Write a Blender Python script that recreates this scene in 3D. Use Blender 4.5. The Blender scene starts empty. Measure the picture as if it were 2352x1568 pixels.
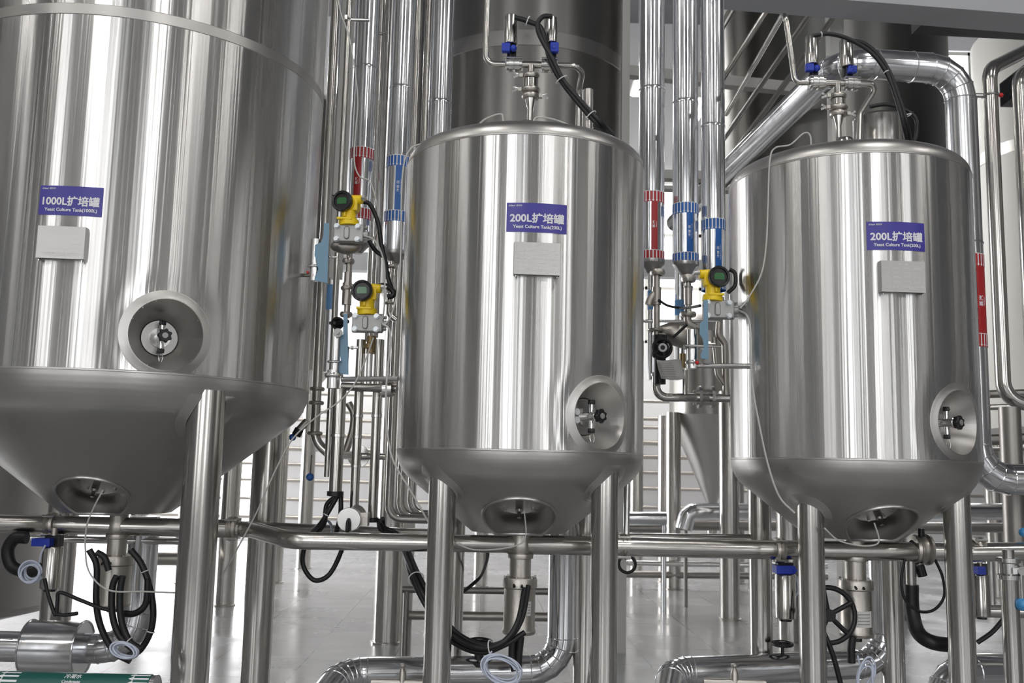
import bpy, bmesh, math, random
from mathutils import Vector, Matrix
random.seed(7)
C = bpy.context.scene.collection
D = bpy.data
# ---------------------------------------------------------------- camera, light, exposure
F_PX, PITCH, ROLL, EYE = 2200.0, math.radians(7.5), math.radians(1.3), 1.35
cd = D.cameras.new('camera'); cam = D.objects.new('camera', cd); C.objects.link(cam)
cd.sensor_width = 36; cd.lens = 36 * F_PX / 2352; cd.clip_end = 100; cd.clip_start = .05
cam.matrix_world = Matrix.Translation((0, 0, EYE)) @ Matrix.Rotation(math.radians(90) + PITCH, 4, 'X') @ Matrix.Rotation(ROLL, 4, 'Z')
cd.dof.use_dof = True; cd.dof.focus_distance = 2.95; cd.dof.aperture_fstop = 7
S = bpy.context.scene
S.camera = cam
S.view_settings.view_transform = 'Standard'; S.view_settings.look = 'None'
S.view_settings.exposure = 0.2; S.view_settings.gamma = 1; S.view_settings.use_curve_mapping = False
S.cycles.max_bounces = 8; S.cycles.glossy_bounces = 5; S.cycles.diffuse_bounces = 3
S.cycles.sample_clamp_indirect = 6; S.cycles.use_denoising = True
W = D.worlds.new('world'); S.world = W; W.use_nodes = True
W.node_tree.nodes['Background'].inputs[0].default_value = (.93, .95, 1, 1)
W.node_tree.nodes['Background'].inputs[1].default_value = .9

def at(px, py, Y):
    """the point of the place seen at photo pixel px,py that lies Y metres in front of the camera"""
    a, b = (px - 1176) / F_PX, (784 - py) / F_PX
    c, s = math.cos(ROLL), math.sin(ROLL)
    a, b = a * c - b * s, a * s + b * c
    d = Vector((a, math.cos(PITCH) - b * math.sin(PITCH), math.sin(PITCH) + b * math.cos(PITCH)))
    d *= Y / d.y
    return Vector((d.x, Y, EYE + d.z))
def ray(px, py):
    return (at(px, py, 1.0) - Vector((0, 0, EYE))).normalized()
def on_cyl(px, py, cx, cy, R):
    """where the view ray meets an upright cylinder -> angle phi from -Y towards +X, and height"""
    d = ray(px, py); o = Vector((0 - cx, 0 - cy))
    A = d.x ** 2 + d.y ** 2; B = o.x * d.x + o.y * d.y; Cc = o.length_squared - R * R
    t = (-B - math.sqrt(max(0, B * B - A * Cc))) / A
    p = Vector((0, 0, EYE)) + d * t
    return math.atan2(p.x - cx, -(p.y - cy)), p.z

# ---------------------------------------------------------------- materials
MATS = {}
def mat(name, col, rough=.5, metal=0., aniso=0., rot=0., bump=0., bscale=(40, 40, .6), emit=0., spec=.5, rvar=0., cvar=0., alpha=1., trans=0.):
    m = D.materials.new(name); m.use_nodes = True; MATS[name] = m
    nt = m.node_tree; b = nt.nodes['Principled BSDF']; L = nt.links
    b.inputs['Base Color'].default_value = (*col, 1); b.inputs['Roughness'].default_value = rough
    b.inputs['Metallic'].default_value = metal; b.inputs['Specular IOR Level'].default_value = spec
    if trans: b.inputs['Transmission Weight'].default_value = trans
    if emit:
        b.inputs['Emission Color'].default_value = (*col, 1); b.inputs['Emission Strength'].default_value = emit
    if aniso:
        b.inputs['Anisotropic'].default_value = aniso; b.inputs['Anisotropic Rotation'].default_value = rot
        t = nt.nodes.new('ShaderNodeTangent'); t.direction_type = 'RADIAL'; t.axis = 'Z'
        L.new(t.outputs[0], b.inputs['Tangent'])
    if bump or rvar or cvar:
        tc = nt.nodes.new('ShaderNodeTexCoord'); mp = nt.nodes.new('ShaderNodeMapping')
        mp.inputs['Scale'].default_value = bscale; L.new(tc.outputs['Object'], mp.inputs[0])
        n = nt.nodes.new('ShaderNodeTexNoise'); n.inputs['Scale'].default_value = 1; n.inputs['Detail'].default_value = 3; n.inputs['Roughness'].default_value = .5
        L.new(mp.outputs[0], n.inputs['Vector'])
        if bump:
            bp = nt.nodes.new('ShaderNodeBump'); bp.inputs['Strength'].default_value = 1; bp.inputs['Distance'].default_value = bump
            L.new(n.outputs['Fac'], bp.inputs['Height']); L.new(bp.outputs[0], b.inputs['Normal'])
        if rvar:
            r = nt.nodes.new('ShaderNodeMapRange'); r.inputs['From Min'].default_value = .3; r.inputs['From Max'].default_value = .7
            r.inputs['To Min'].default_value = rough - rvar; r.inputs['To Max'].default_value = rough + rvar
            L.new(n.outputs['Fac'], r.inputs[0]); L.new(r.outputs[0], b.inputs['Roughness'])
        if cvar:
            r = nt.nodes.new('ShaderNodeMix'); r.data_type = 'RGBA'
            r.inputs['A'].default_value = tuple(c * (1 - cvar) for c in col) + (1,); r.inputs['B'].default_value = tuple(min(1, c * (1 + cvar)) for c in col) + (1,)
            L.new(n.outputs['Fac'], r.inputs['Factor']); L.new(r.outputs['Result'], b.inputs['Base Color'])
    return m
# brushed tank sheet: polished round the girth, so reflections smear up and down
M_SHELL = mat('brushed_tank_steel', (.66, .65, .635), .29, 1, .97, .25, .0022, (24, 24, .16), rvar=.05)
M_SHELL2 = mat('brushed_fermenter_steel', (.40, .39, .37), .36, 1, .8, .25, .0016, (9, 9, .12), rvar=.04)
M_SHADESHELL = mat('shade_tinted_fermenter_steel', (.24, .235, .225), .38, 1, .8, .25, .0016, (9, 9, .12), rvar=.04)  # same fermenter steel, coloured darker for the shaded deck it would mirror
M_SATIN = mat('satin_steel', (.55, .535, .515), .36, 1, bump=.0006, bscale=(9, 9, 9), rvar=.05)
M_TUBE = mat('tube_steel', (.56, .54, .51), .20, 1, bump=.0003, bscale=(60, 60, 1.5), rvar=.05)
M_PIPE = mat('pipe_steel', (.55, .53, .50), .22, 1, bump=.0004, bscale=(6, 30, 30), rvar=.05)
M_BRIGHT = mat('polished_steel', (.66, .655, .64), .22, 1, rvar=.04, bscale=(20, 20, 20))
M_ZINC = mat('zinc_plated_steel', (.46, .48, .49), .34, 1)
M_CAST = mat('cast_steel', (.52, .49, .45), .38, 1, bump=.0006, bscale=(80, 80, 80))
M_CLAD = mat('aluminium_cladding', (.76, .77, .79), .17, 1, bump=.0012, bscale=(7, 7, 3), rvar=.05)
M_DARKST = mat('weathered_steel', (.34, .32, .30), .42, 1, bump=.0005, bscale=(20, 20, 20))
M_BLACK = mat('black_rubber', (.012, .012, .014), .42, spec=.45)
M_BLKPL = mat('black_plastic', (.012, .012, .013), .30)
M_BLUE = mat('cobalt_blue_plastic', (.02, .05, .45), .35)
M_YEL = mat('yellow_paint', (.95, .68, .01), .35, bump=.0004, bscale=(90, 90, 90))
M_GREYCAST = mat('grey_cast_alloy', (.40, .40, .39), .45, .55, bump=.0008, bscale=(90, 90, 90))
M_LCD = mat('green_lcd', (.05, .17, .065), .18)
M_BRKT = mat('pale_blue_bracket_paint', (.16, .30, .42), .38)
M_LBL = mat('violet_blue_sticker', (.055, .045, .34), .32)
M_WHITE = mat('white_print', (.9, .9, .93), .5)
M_RED = mat('red_vinyl', (.42, .018, .022), .35)
M_BLUEV = mat('blue_vinyl', (.02, .14, .48), .35)
M_GREENV = mat('green_vinyl', (.008, .10, .085), .4)
M_GREYPR = mat('grey_print', (.30, .30, .31), .6)
M_LTPR = mat('etched_print', (.80, .80, .80), .6, .3)
M_PLATE = mat('nameplate_steel', (.50, .49, .48), .34, 1, bump=.0002, bscale=(20, 20, 20), rvar=.04)
M_CABLE = mat('grey_cable', (.52, .52, .49), .45)
M_CLEAR = mat('translucent_tube', (.55, .60, .72), .25)
M_TIE = mat('white_tie', (.8, .8, .78), .4)
M_KNOB = mat('blue_knob', (.03, .12, .42), .25)
M_LKNOB = mat('light_blue_knob', (.06, .30, .62), .2)
M_PBLUE = mat('pale_blue_band', (.16, .38, .72), .35)
M_BRASS = mat('tan_fitting', (.30, .22, .11), .4, .6)
M_REDP = mat('red_plastic', (.6, .02, .02), .35)
M_PAINT = mat('pale_painted_steel', (.62, .61, .57), .45, bump=.0003, bscale=(5, 5, 5))
M_SLAB = mat('grey_painted_beam', (.50, .51, .53), .6, bump=.0005, bscale=(40, 40, 40))
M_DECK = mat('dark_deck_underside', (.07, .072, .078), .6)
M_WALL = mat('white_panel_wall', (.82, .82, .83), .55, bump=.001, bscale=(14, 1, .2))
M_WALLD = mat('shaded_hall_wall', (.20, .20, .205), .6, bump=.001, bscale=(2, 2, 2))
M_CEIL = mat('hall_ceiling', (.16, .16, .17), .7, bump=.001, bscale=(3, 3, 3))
M_PAPER = mat('paper_tag', (.72, .71, .68), .6)
M_YBAG = mat('yellow_tape', (.7, .65, .1), .5)
def emitter(name, col, strength):
    m = D.materials.new(name); m.use_nodes = True; nt = m.node_tree; nt.nodes.clear()
    e = nt.nodes.new('ShaderNodeEmission'); o = nt.nodes.new('ShaderNodeOutputMaterial')
    e.inputs[0].default_value = (*col, 1); e.inputs[1].default_value = strength; nt.links.new(e.outputs[0], o.inputs[0])
    MATS[name] = m; return m
M_PANE = emitter('frosted_daylight_pane', (.97, .98, 1), 5.0)
M_PANE2 = emitter('far_daylight_pane', (.97, .98, 1), 6)
M_PANE3 = emitter('side_daylight_pane', (.97, .98, 1), 12)
M_LAMP = emitter('lamp_diffuser', (1, .98, .95), 60)
def floor_mat():
    m = D.materials.new('polished_floor_tiles'); m.use_nodes = True; nt = m.node_tree; b = nt.nodes['Principled BSDF']; L = nt.links
    tc = nt.nodes.new('ShaderNodeTexCoord'); mp = nt.nodes.new('ShaderNodeMapping'); mp.inputs['Rotation'].default_value = (0, 0, math.radians(-1.5))
    L.new(tc.outputs['Object'], mp.inputs[0])
    br = nt.nodes.new('ShaderNodeTexBrick'); br.offset = 0; br.inputs['Scale'].default_value = 1
    br.inputs['Brick Width'].default_value = .6; br.inputs['Row Height'].default_value = .6
    br.inputs['Mortar Size'].default_value = .004; br.inputs['Mortar Smooth'].default_value = .2
    br.inputs['Color1'].default_value = (.30, .30, .305, 1); br.inputs['Color2'].default_value = (.345, .345, .35, 1); br.inputs['Mortar'].default_value = (.16, .16, .16, 1)
    L.new(mp.outputs[0], br.inputs['Vector'])
    n = nt.nodes.new('ShaderNodeTexNoise'); n.inputs['Scale'].default_value = 1.4; n.inputs['Detail'].default_value = 5; L.new(mp.outputs[0], n.inputs['Vector'])
    r = nt.nodes.new('ShaderNodeMapRange'); r.inputs['To Min'].default_value = .10; r.inputs['To Max'].default_value = .34; r.inputs['From Min'].default_value = .3; r.inputs['From Max'].default_value = .7
    L.new(n.outputs['Fac'], r.inputs[0]); L.new(r.outputs[0], b.inputs['Roughness'])
    bp = nt.nodes.new('ShaderNodeBump'); bp.inputs['Distance'].default_value = .002; bp.inputs['Strength'].default_value = .6; L.new(n.outputs['Fac'], bp.inputs['Height'])
    L.new(bp.outputs[0], b.inputs['Normal'])
    L.new(br.outputs['Color'], b.inputs['Base Color']); b.inputs['Specular IOR Level'].default_value = .7
    return m
M_FLOOR = floor_mat()

# ---------------------------------------------------------------- mesh builder
ORG = {}
def frame(axis):
    a = Vector(axis).normalized()
    u = a.cross(Vector((0, 0, 1)))
    if u.length < 1e-4: u = Vector((1, 0, 0))
    u.normalize(); return a, u, a.cross(u).normalized()
def fillet(pts, r, n=8):
    pts = [Vector(p) for p in pts]
    if len(pts) < 3 or r <= 0: return pts
    out = [pts[0]]
    for i in range(1, len(pts) - 1):
        p, a, b = pts[i], pts[i - 1] - pts[i], pts[i + 1] - pts[i]
        la, lb = a.length, b.length; a = a / la; b = b / lb
        ang = a.angle(b)
        if ang > math.radians(176): out.append(p); continue
        t = min(r / math.tan(ang / 2), la * .49, lb * .49); rr = t * math.tan(ang / 2)
        c = p + (a + b).normalized() * (rr / math.sin(ang / 2))
        s = p + a * t - c; e = p + b * t - c; full = s.angle(e)
        for k in range(n + 1):
            f = k / n
            out.append(c + (s * math.sin((1 - f) * full) + e * math.sin(f * full)) / math.sin(full))
    out.append(pts[-1]); return out
def spline(pts, n=8):
    P = [Vector(p) for p in pts]; P = [P[0] * 2 - P[1]] + P + [P[-1] * 2 - P[-2]]; out = []
    for i in range(1, len(P) - 2):
        a, b, c, d = P[i - 1:i + 3]
        for k in range(n):
            t = k / n
            out.append(.5 * (2 * b + (c - a) * t + (2 * a - 5 * b + 4 * c - d) * t * t + (3 * b - a - 3 * c + d) * t ** 3))
    out.append(P[-2]); return out
class MB:
    def __init__(s): s.b = bmesh.new()
    def quad(s, *ps):
        s.b.faces.new([s.b.verts.new(p) for p in ps]); return s
    def rings(s, rings, close=True, cap0=True, cap1=True):
        R = [[s.b.verts.new(p) for p in r] for r in rings]; n = len(R[0])
        for a, b in zip(R, R[1:]):
            for i in range(n if close else n - 1):
                j = (i + 1) % n
                s.b.faces.new((a[i], a[j], b[j], b[i]))
        if cap0 and close: s.b.faces.new(R[0][::-1])
        if cap1 and close: s.b.faces.new(R[-1])
        return R
    def box(s, c, size, rz=0, m=None):
        hx, hy, hz = size[0] / 2, size[1] / 2, size[2] / 2
        M = (m.copy() if m else Matrix.Rotation(rz, 3, 'Z')); c = Vector(c)
        v = [s.b.verts.new(c + M @ Vector((x * hx, y * hy, z * hz))) for x in (-1, 1) for y in (-1, 1) for z in (-1, 1)]
        for f in ((0, 1, 3, 2), (4, 6, 7, 5), (0, 4, 5, 1), (2, 3, 7, 6), (0, 2, 6, 4), (1, 5, 7, 3)): s.b.faces.new([v[i] for i in f])
        return s
    def bar(s, p0, p1, w, h):
        p0, p1 = Vector(p0), Vector(p1); a, u, v = frame(p1 - p0)
        M = Matrix((a, u, v)).transposed(); s.box((p0 + p1) / 2, ((p1 - p0).length, w, h), m=M); return s
    def lathe(s, prof, o, axis=(0, 0, 1), seg=32, cap0=True, cap1=True):
        a, u, v = frame(axis); o = Vector(o)
        s.rings([[o + a * h + (u * math.cos(2 * math.pi * k / seg) + v * math.sin(2 * math.pi * k / seg)) * max(r, 1e-5) for k in range(seg)] for r, h in prof], cap0=cap0, cap1=cap1); return s
    def cyl(s, p0, p1, r, r2=None, seg=24, bev=0):
        p0, p1 = Vector(p0), Vector(p1); L = (p1 - p0).length; r2 = r if r2 is None else r2
        pr = [(r, 0), (r2, L)] if not bev else [(r - bev, 0), (r, bev), (r2, L - bev), (r2 - bev, L)]
        return s.lathe(pr, p0, p1 - p0, seg)
    def hexa(s, p0, p1, r): return s.cyl(p0, p1, r, seg=6)
    def tube(s, pts, r, seg=14, cap=True, closed=False):
        pts = [Vector(p) for p in pts]
        q = [pts[0]]
        for p in pts[1:]:
            if (p - q[-1]).length > 1e-5: q.append(p)
        pts = q; n = len(pts); T = []
        for i in range(n):
            if closed: t = (pts[(i + 1) % n] - pts[i - 1])
            else: t = (pts[min(i + 1, n - 1)] - pts[max(i - 1, 0)])
            T.append(t.normalized())
        a, u, v = frame(T[0]); R = []
        for i in range(n):
            if i:
                ax = T[i - 1].cross(T[i])
                if ax.length > 1e-7:
                    q = Matrix.Rotation(T[i - 1].angle(T[i]), 3, ax.normalized()); u = q @ u
                u = (u - T[i] * u.dot(T[i])).normalized()
            w = T[i].cross(u)
            rr = r[i] if isinstance(r, (list, tuple)) else r
            if 0 < i < n - 1 and not closed:     # keep full width through sharp bends
                d = (pts[i] - pts[i - 1]).normalized().angle((pts[i + 1] - pts[i]).normalized())
            R.append([pts[i] + (u * math.cos(2 * math.pi * k / seg) + w * math.sin(2 * math.pi * k / seg)) * rr for k in range(seg)])
        if closed: R.append(R[0]); s.rings(R, cap0=False, cap1=False)
        else: s.rings(R, cap0=cap, cap1=cap)
        return s
    def torus(s, c, axis, R, r, seg=40, s2=10, arc=1.0, start=0.):
        a, u, v = frame(axis); c = Vector(c)
        n = seg if arc >= 1 else seg + 1
        P = [c + (u * math.cos(start + 2 * math.pi * arc * k / seg) + v * math.sin(start + 2 * math.pi * arc * k / seg)) * R for k in range(n)]
        return s.tube(P, r, s2, closed=arc >= 1)
    def ball(s, c, r, sc=(1, 1, 1), seg=20):
        M = Matrix.Translation(c) @ Matrix.Diagonal((*sc, 1))
        bmesh.ops.create_uvsphere(s.b, u_segments=seg, v_segments=seg // 2 + 2, radius=r, matrix=M); return s
    def prism(s, outline, o, u, v, n, th):
        """2-D outline in the u,v plane at o, thickness th along n"""
        o, u, v, n = map(Vector, (o, u, v, n))
        A = [s.b.verts.new(o + u * x + v * y) for x, y in outline]; B = [s.b.verts.new(o + u * x + v * y + n * th) for x, y in outline]
        s.b.faces.new(A[::-1]); s.b.faces.new(B); k = len(A)
        for i in range(k): s.b.faces.new((A[i], A[(i + 1) % k], B[(i + 1) % k], B[i]))
        return s
    def build(s, name, m, parent=None, origin=None, ang=35, recalc=True, bevel=0):
        if recalc: bmesh.ops.recalc_face_normals(s.b, faces=s.b.faces)
        me = D.meshes.new(name)
        o = D.objects.new(name, me); C.objects.link(o)
        if parent is not None: og = ORG[parent.name]; o.parent = parent
        else:
            if origin is None:
                zs = [v.co for v in s.b.verts]; k = len(zs)
                origin = Vector((sum(p.x for p in zs) / k, sum(p.y for p in zs) / k, min(p.z for p in zs)))
            og = Vector(origin); o.location = og
        ORG[o.name] = og
        bmesh.ops.translate(s.b, verts=s.b.verts, vec=-og)
        s.b.to_mesh(me); s.b.free()
        for f in me.polygons: f.use_smooth = True
        me.set_sharp_from_angle(angle=math.radians(ang))
        me.materials.append(m)
        if bevel:
            md = o.modifiers.new('bevel', 'BEVEL'); md.width = bevel; md.segments = 2; md.limit_method = 'ANGLE'; md.harden_normals = False
        return o
def thing(name, label, cat, loc, group=None):
    o = D.objects.new(name, None); C.objects.link(o); o.location = loc; ORG[o.name] = Vector(loc); o.empty_display_size = .05
    o['label'] = label; o['category'] = cat
    if group: o['group'] = group
    return o
def tag(o, label, cat, group=None):
    o['label'] = label; o['category'] = cat
    if group: o['group'] = group
    return o
def struct(o, label=None):
    o['kind'] = 'structure'
    if label: o['label'] = label
    return o
def copy_tree(o, parent=None, offset=None):
    c = o.copy(); C.objects.link(c)
    if parent is not None: c.parent = parent
    if offset is not None: c.location = Vector(o.location) + Vector(offset)
    ORG[c.name] = ORG[o.name] + (Vector(offset) if offset is not None else Vector((0, 0, 0)))
    for ch in [x for x in D.objects if x.parent == o]: copy_tree(ch, c)
    return c

# ---------------------------------------------------------------- lettering: flat text as mesh points, to be wrapped on a surface
def text_geo(txt, size=1., bold=0., shear=0.):
    cu = D.curves.new('t', 'FONT'); cu.body = txt; cu.size = size; cu.offset = bold; cu.shear = shear; cu.resolution_u = 3
    cu.align_x = 'CENTER'; cu.align_y = 'CENTER'
    o = D.objects.new('t', cu); C.objects.link(o)
    bpy.context.view_layer.update()
    me = o.evaluated_get(bpy.context.evaluated_depsgraph_get()).to_mesh()
    V = [tuple(v.co[:2]) for v in me.vertices]; F = [tuple(p.vertices) for p in me.polygons]
    o.to_mesh_clear(); D.objects.remove(o); D.curves.remove(cu)
    if V:
        xs = [v[0] for v in V]; ys = [v[1] for v in V]; mx, my = (min(xs) + max(xs)) / 2, (min(ys) + max(ys)) / 2
        V = [(x - mx, y - my) for x, y in V]
    return V, F
def text_fit(txt, w, h, bold=0., shear=0.):
    V, F = text_geo(txt, 1., bold, shear)
    if not V: return V, F
    sx = w / (max(v[0] for v in V) * 2); sy = h / (max(v[1] for v in V) * 2)
    return [(x * sx, y * sy) for x, y in V], F
def put_text(mb, geo, f, rot=0., off=(0, 0)):
    V, F = geo; c, s = math.cos(rot), math.sin(rot)
    vs = [mb.b.verts.new(f(x * c - y * s + off[0], x * s + y * c + off[1])) for x, y in V]
    for t in F:
        try: mb.b.faces.new([vs[i] for i in t])
        except ValueError: pass
    return mb
def wrap(cx, cy, R, phi0, z0):
    """(u,v) metres on an upright cylinder skin"""
    return lambda u, v: Vector((cx + R * math.sin(phi0 + u / R), cy - R * math.cos(phi0 + u / R), z0 + v))
def patch(mb, f, w, h, n=16, m=1):
    rows = [[f(-w / 2 + w * i / n, -h / 2 + h * j / m) for i in range(n + 1)] for j in range(m + 1)]
    mb.rings(rows, close=False); return mb
# ---------------------------------------------------------------- the hall
XL, XR, YF, YB, ZC = -11.0, 12.0, -9.0, 16.9, 9.6
def slab(name, c, size, m, label=None):
    return struct(MB().box(c, size).build(name, m, ang=30), label)
slab('floor', ((XL + XR) / 2, (YF + YB) / 2, -.1), (XR - XL, YB - YF, .2), M_FLOOR)
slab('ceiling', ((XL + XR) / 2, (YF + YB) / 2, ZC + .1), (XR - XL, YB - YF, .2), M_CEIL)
WN = [0]
def wall_with_windows(name, p0, p1, wins, m, pane, thick=.2, out=(0, -1)):
    """upright wall from p0 to p1 (xy) with openings wins = [(s0,s1,z0,z1,columns,rows)] along it"""
    p0, p1 = Vector((*p0, 0)), Vector((*p1, 0)); L = (p1 - p0).length; d = (p1 - p0) / L; n = Vector((out[0], out[1], 0))
    mb = MB(); xs = sorted({0, L} | {w[0] for w in wins} | {w[1] for w in wins})
    def blk(a, b, z0, z1):
        if b - a > 1e-4 and z1 - z0 > 1e-4:
            c = p0 + d * (a + b) / 2 + n * thick / 2; c.z = (z0 + z1) / 2
            mb.box(c, (b - a, thick, z1 - z0), rz=math.atan2(d.y, d.x))
    for a, b in zip(xs, xs[1:]):
        w = [w for w in wins if w[0] <= a + 1e-6 and w[1] >= b - 1e-6]
        if not w: blk(a, b, 0, ZC)
        else: blk(a, b, 0, w[0][2]); blk(a, b, w[0][3], ZC)
    struct(mb.build(name, m, ang=30))
    for (a, b, z0, z1, nc, nr) in wins:
        WN[0] += 1
        f = MB(); rz = math.atan2(d.y, d.x)
        def pt(s, z, o=.1): q = p0 + d * s + n * o; q.z = z; return q
        for i in range(nc + 1):
            s = a + .03 + (b - a - .06) * i / nc; f.box(pt(s, (z0 + z1) / 2), (.06, .08, z1 - z0), rz=rz)
        for j in range(nr + 1):
            z = z0 + .03 + (z1 - z0 - .06) * j / nr; f.box(pt((a + b) / 2, z), (b - a, .08, .06), rz=rz)
        fr = struct(f.build('window_%d' % WN[0], M_PAINT, ang=30))
        g = MB(); q = [pt(a, z0, .15), pt(b, z0, .15), pt(b, z1, .15), pt(a, z1, .15)]; g.quad(*q)
        g.build('window_pane', pane, fr, recalc=False)
# wall behind the camera: tall bays of frosted windows between piers
wins = []
for s0, wd in ((1.2, 1.0), (3.2, 1.6), (5.6, .5), (7.0, 2.0), (9.8, .7), (11.0, .35), (12.1, 1.5), (14.3, .4), (15.4, 2.2), (18.4, .8), (20.2, 1.3)):
    wins.append((s0, s0 + wd, 1.0, 6.6, 1 if wd < 1 else 2, 4))
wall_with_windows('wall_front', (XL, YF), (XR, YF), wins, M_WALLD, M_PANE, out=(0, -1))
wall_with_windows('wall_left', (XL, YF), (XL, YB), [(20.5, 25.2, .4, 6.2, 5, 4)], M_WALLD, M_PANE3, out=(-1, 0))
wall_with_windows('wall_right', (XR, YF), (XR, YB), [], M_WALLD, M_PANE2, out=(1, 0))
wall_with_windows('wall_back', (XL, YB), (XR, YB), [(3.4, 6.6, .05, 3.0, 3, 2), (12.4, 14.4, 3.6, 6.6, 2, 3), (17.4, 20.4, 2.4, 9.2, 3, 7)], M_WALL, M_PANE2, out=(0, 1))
# unseen high bay strip lamps, many added to brighten tank fronts and far wall
LAMPS = [(-6, -5), (-1.9, -4.2), (2.4, -4.2), (6.5, -5), (-6, .5), (-2.4, .3), (2.2, .6), (6.5, .5), (-5.5, 12.5), (-3.2, 14.6), (-1.2, 14.6), (.8, 14.6), (2.8, 14.6), (6.5, 12), (-5.2, 14.6), (-4.2, 13.0), (-2.2, 13.0), (5, 14.6), (-.2, 13), (1.8, 13)]
for i, (x, y) in enumerate(LAMPS):
    t = thing('unseen_strip_lamp', 'unseen white strip lamp hanging under the hall ceiling', 'lamp', (x, y, 6.9), group='unseen strip lamps under the hall ceiling')
    MB().box((x, y, 6.97), (.22, 1.6, .08)).build('housing', M_PAINT, t)
    MB().box((x, y, 6.92), (.16, 1.5, .03)).build('diffuser', M_LAMP, t)
    hb = MB()
    for dy in (-.6, .6): hb.cyl((x, y + dy, 7.01), (x, y + dy, ZC), .008, seg=8)
    hb.build('hanger', M_PAINT, t)
# grey girts and runs of pipe along the far wall
for i, (py0, r) in enumerate(((905, .03), (945, .035), (965, .03), (1000, .045), (1032, .04), (1068, .03), (1105, .03), (1148, .03), (1190, .035))):
    z = at(1200, py0 + 10, YB - .4).z
    o = MB().cyl((XL + .3, YB - .4, z), (XR - .3, YB - .4, z), r, seg=12)
    for x in range(-10, 12, 2): o.box((x + .13, YB - .2, z), (.04, .4, .03))
    tag(o.build('wall_pipe', M_CAST), ('topmost', 'second', 'third', 'fourth', 'fifth', 'sixth', 'seventh', 'eighth', 'lowest')[i] + ' of nine level steel pipes on the far white wall, counting down', 'pipe', 'level pipes along the far wall')
# ---------------------------------------------------------------- culture tanks
def prof_r(prof, z):
    if z < prof[0][1] or z > prof[-1][1]: return -1
    for (r0, z0), (r1, z1) in zip(prof, prof[1:]):
        if z0 <= z <= z1: return r0 + (r1 - r0) * ((z - z0) / (z1 - z0) if z1 > z0 else 0)
    return -1
def surf_pt(cx, cy, prof, Cp, n, a, b, t, bb):
    """point of the surface of revolution met along -n from the disc point Cp+a t+b bb"""
    q = Cp + t * a + bb * b
    def out(s):
        p = q + n * s; return math.hypot(p.x - cx, p.y - cy) - prof_r(prof, p.z)
    hi, lo = .25, -.25
    s = hi
    while s > lo and out(s) > 0: s -= .004
    lo, hi = s, s + .004
    for _ in range(14):
        m = (lo + hi) / 2
        if out(m) > 0: hi = m
        else: lo = m
    return q + n * hi
def disc_frame(n):
    t = Vector((0, 0, 1)).cross(n)
    if t.length < 1e-3: t = Vector((1, 0, 0))
    t.normalize(); return t, n.cross(t).normalized()
def collar(cx, cy, prof, Cp, n, r0, r1, lift=.0015, seg=64, lip=.0, dim=None):
    t, bb = disc_frame(n); mb = MB(); rows = []
    for f, l in ((0, lift + lip), (.12, lift + lip), (.3, lift), (.75, lift), (1, -.0004)):
        r = r0 + (r1 - r0) * f; row = []
        for k in range(seg):
            th = 2 * math.pi * k / seg; a, b = r * math.cos(th), r * math.sin(th)
            p = surf_pt(cx, cy, prof, Cp, n, a, b, t, bb)
            row.append(p + n * (l - (dim(math.hypot(a, b)) if dim else 0)))
        rows.append(row + [row[0]])
    mb.rings(rows, close=False); return mb
def funnel(cx, cy, prof, Cp, n, r0, r1, depth, seg=64, ry=1.0):
    t, bb = disc_frame(n); mb = MB(); rows = []
    nb = min((surf_pt(cx, cy, prof, Cp, n, r0 * math.cos(a), r0 * math.sin(a), t, bb) - Cp).dot(n) for a in [2 * math.pi * k / 16 for k in range(16)])
    back = nb - depth
    for f in (0, .04, .5, .96, 1):
        row = []
        for k in range(seg):
            th = 2 * math.pi * k / seg; r = r0 + (r1 - r0) * f
            p0 = surf_pt(cx, cy, prof, Cp, n, r0 * math.cos(th), r0 * math.sin(th), t, bb)
            s0 = (p0 - Cp).dot(n) + .002; s = s0 + (back - s0) * f
            row.append(Cp + t * r * math.cos(th) + bb * r * math.sin(th) + n * s)
        rows.append(row + [row[0]])
    mb.rings(rows, close=False); return mb, back
def rev_shell(cx, cy, prof, holes, seg=320, dz=.012, dim=()):
    """thin sheet of revolution with round openings cut out"""
    pr = [prof[0]]
    for (r0, z0), (r1, z1) in zip(prof, prof[1:]):
        k = max(1, int(math.ceil(math.hypot(r1 - r0, z1 - z0) / dz)))
        pr += [(r0 + (r1 - r0) * i / k, z0 + (z1 - z0) * i / k) for i in range(1, k + 1)]
    mb = MB(); R = []
    for r, z in pr:
        row = []
        for k in range(seg):
            a = 2 * math.pi * k / seg; p = Vector((cx + r * math.sin(a), cy - r * math.cos(a), z))
            for (Cp, n, fn) in dim:
                q = p - Cp
                if q.dot(n) > -.2:
                    q -= n * q.dot(n); w = fn(q.length)
                    if w: p = p - n * w
            row.append(p)
        R.append(row)
    mb.rings(R, cap0=False, cap1=False)
    if holes:
        kill = []
        for f in mb.b.faces:
            c = f.calc_center_median()
            for (Cp, n, r) in holes:
                q = c - Cp
                if abs(q.dot(n)) < .22 and (q - n * q.dot(n)).length < r * 1.03: kill.append(f); break
        bmesh.ops.delete(mb.b, geom=kill, context='FACES')
    return mb
def star_knob(mb, c, axis, r, th, lobes=7):
    a, u, v = frame(axis); c = Vector(c); n = lobes * 8
    pr = [(r * (1 + .13 * math.cos(2 * math.pi * lobes * k / n))) for k in range(n)]
    mb.rings([[c + a * h + (u * math.cos(2 * math.pi * k / n) + v * math.sin(2 * math.pi * k / n)) * pr[k] * s for k in range(n)] for h, s in ((0, .88), (th * .2, 1), (th * .8, 1), (th, .86))])
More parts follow.
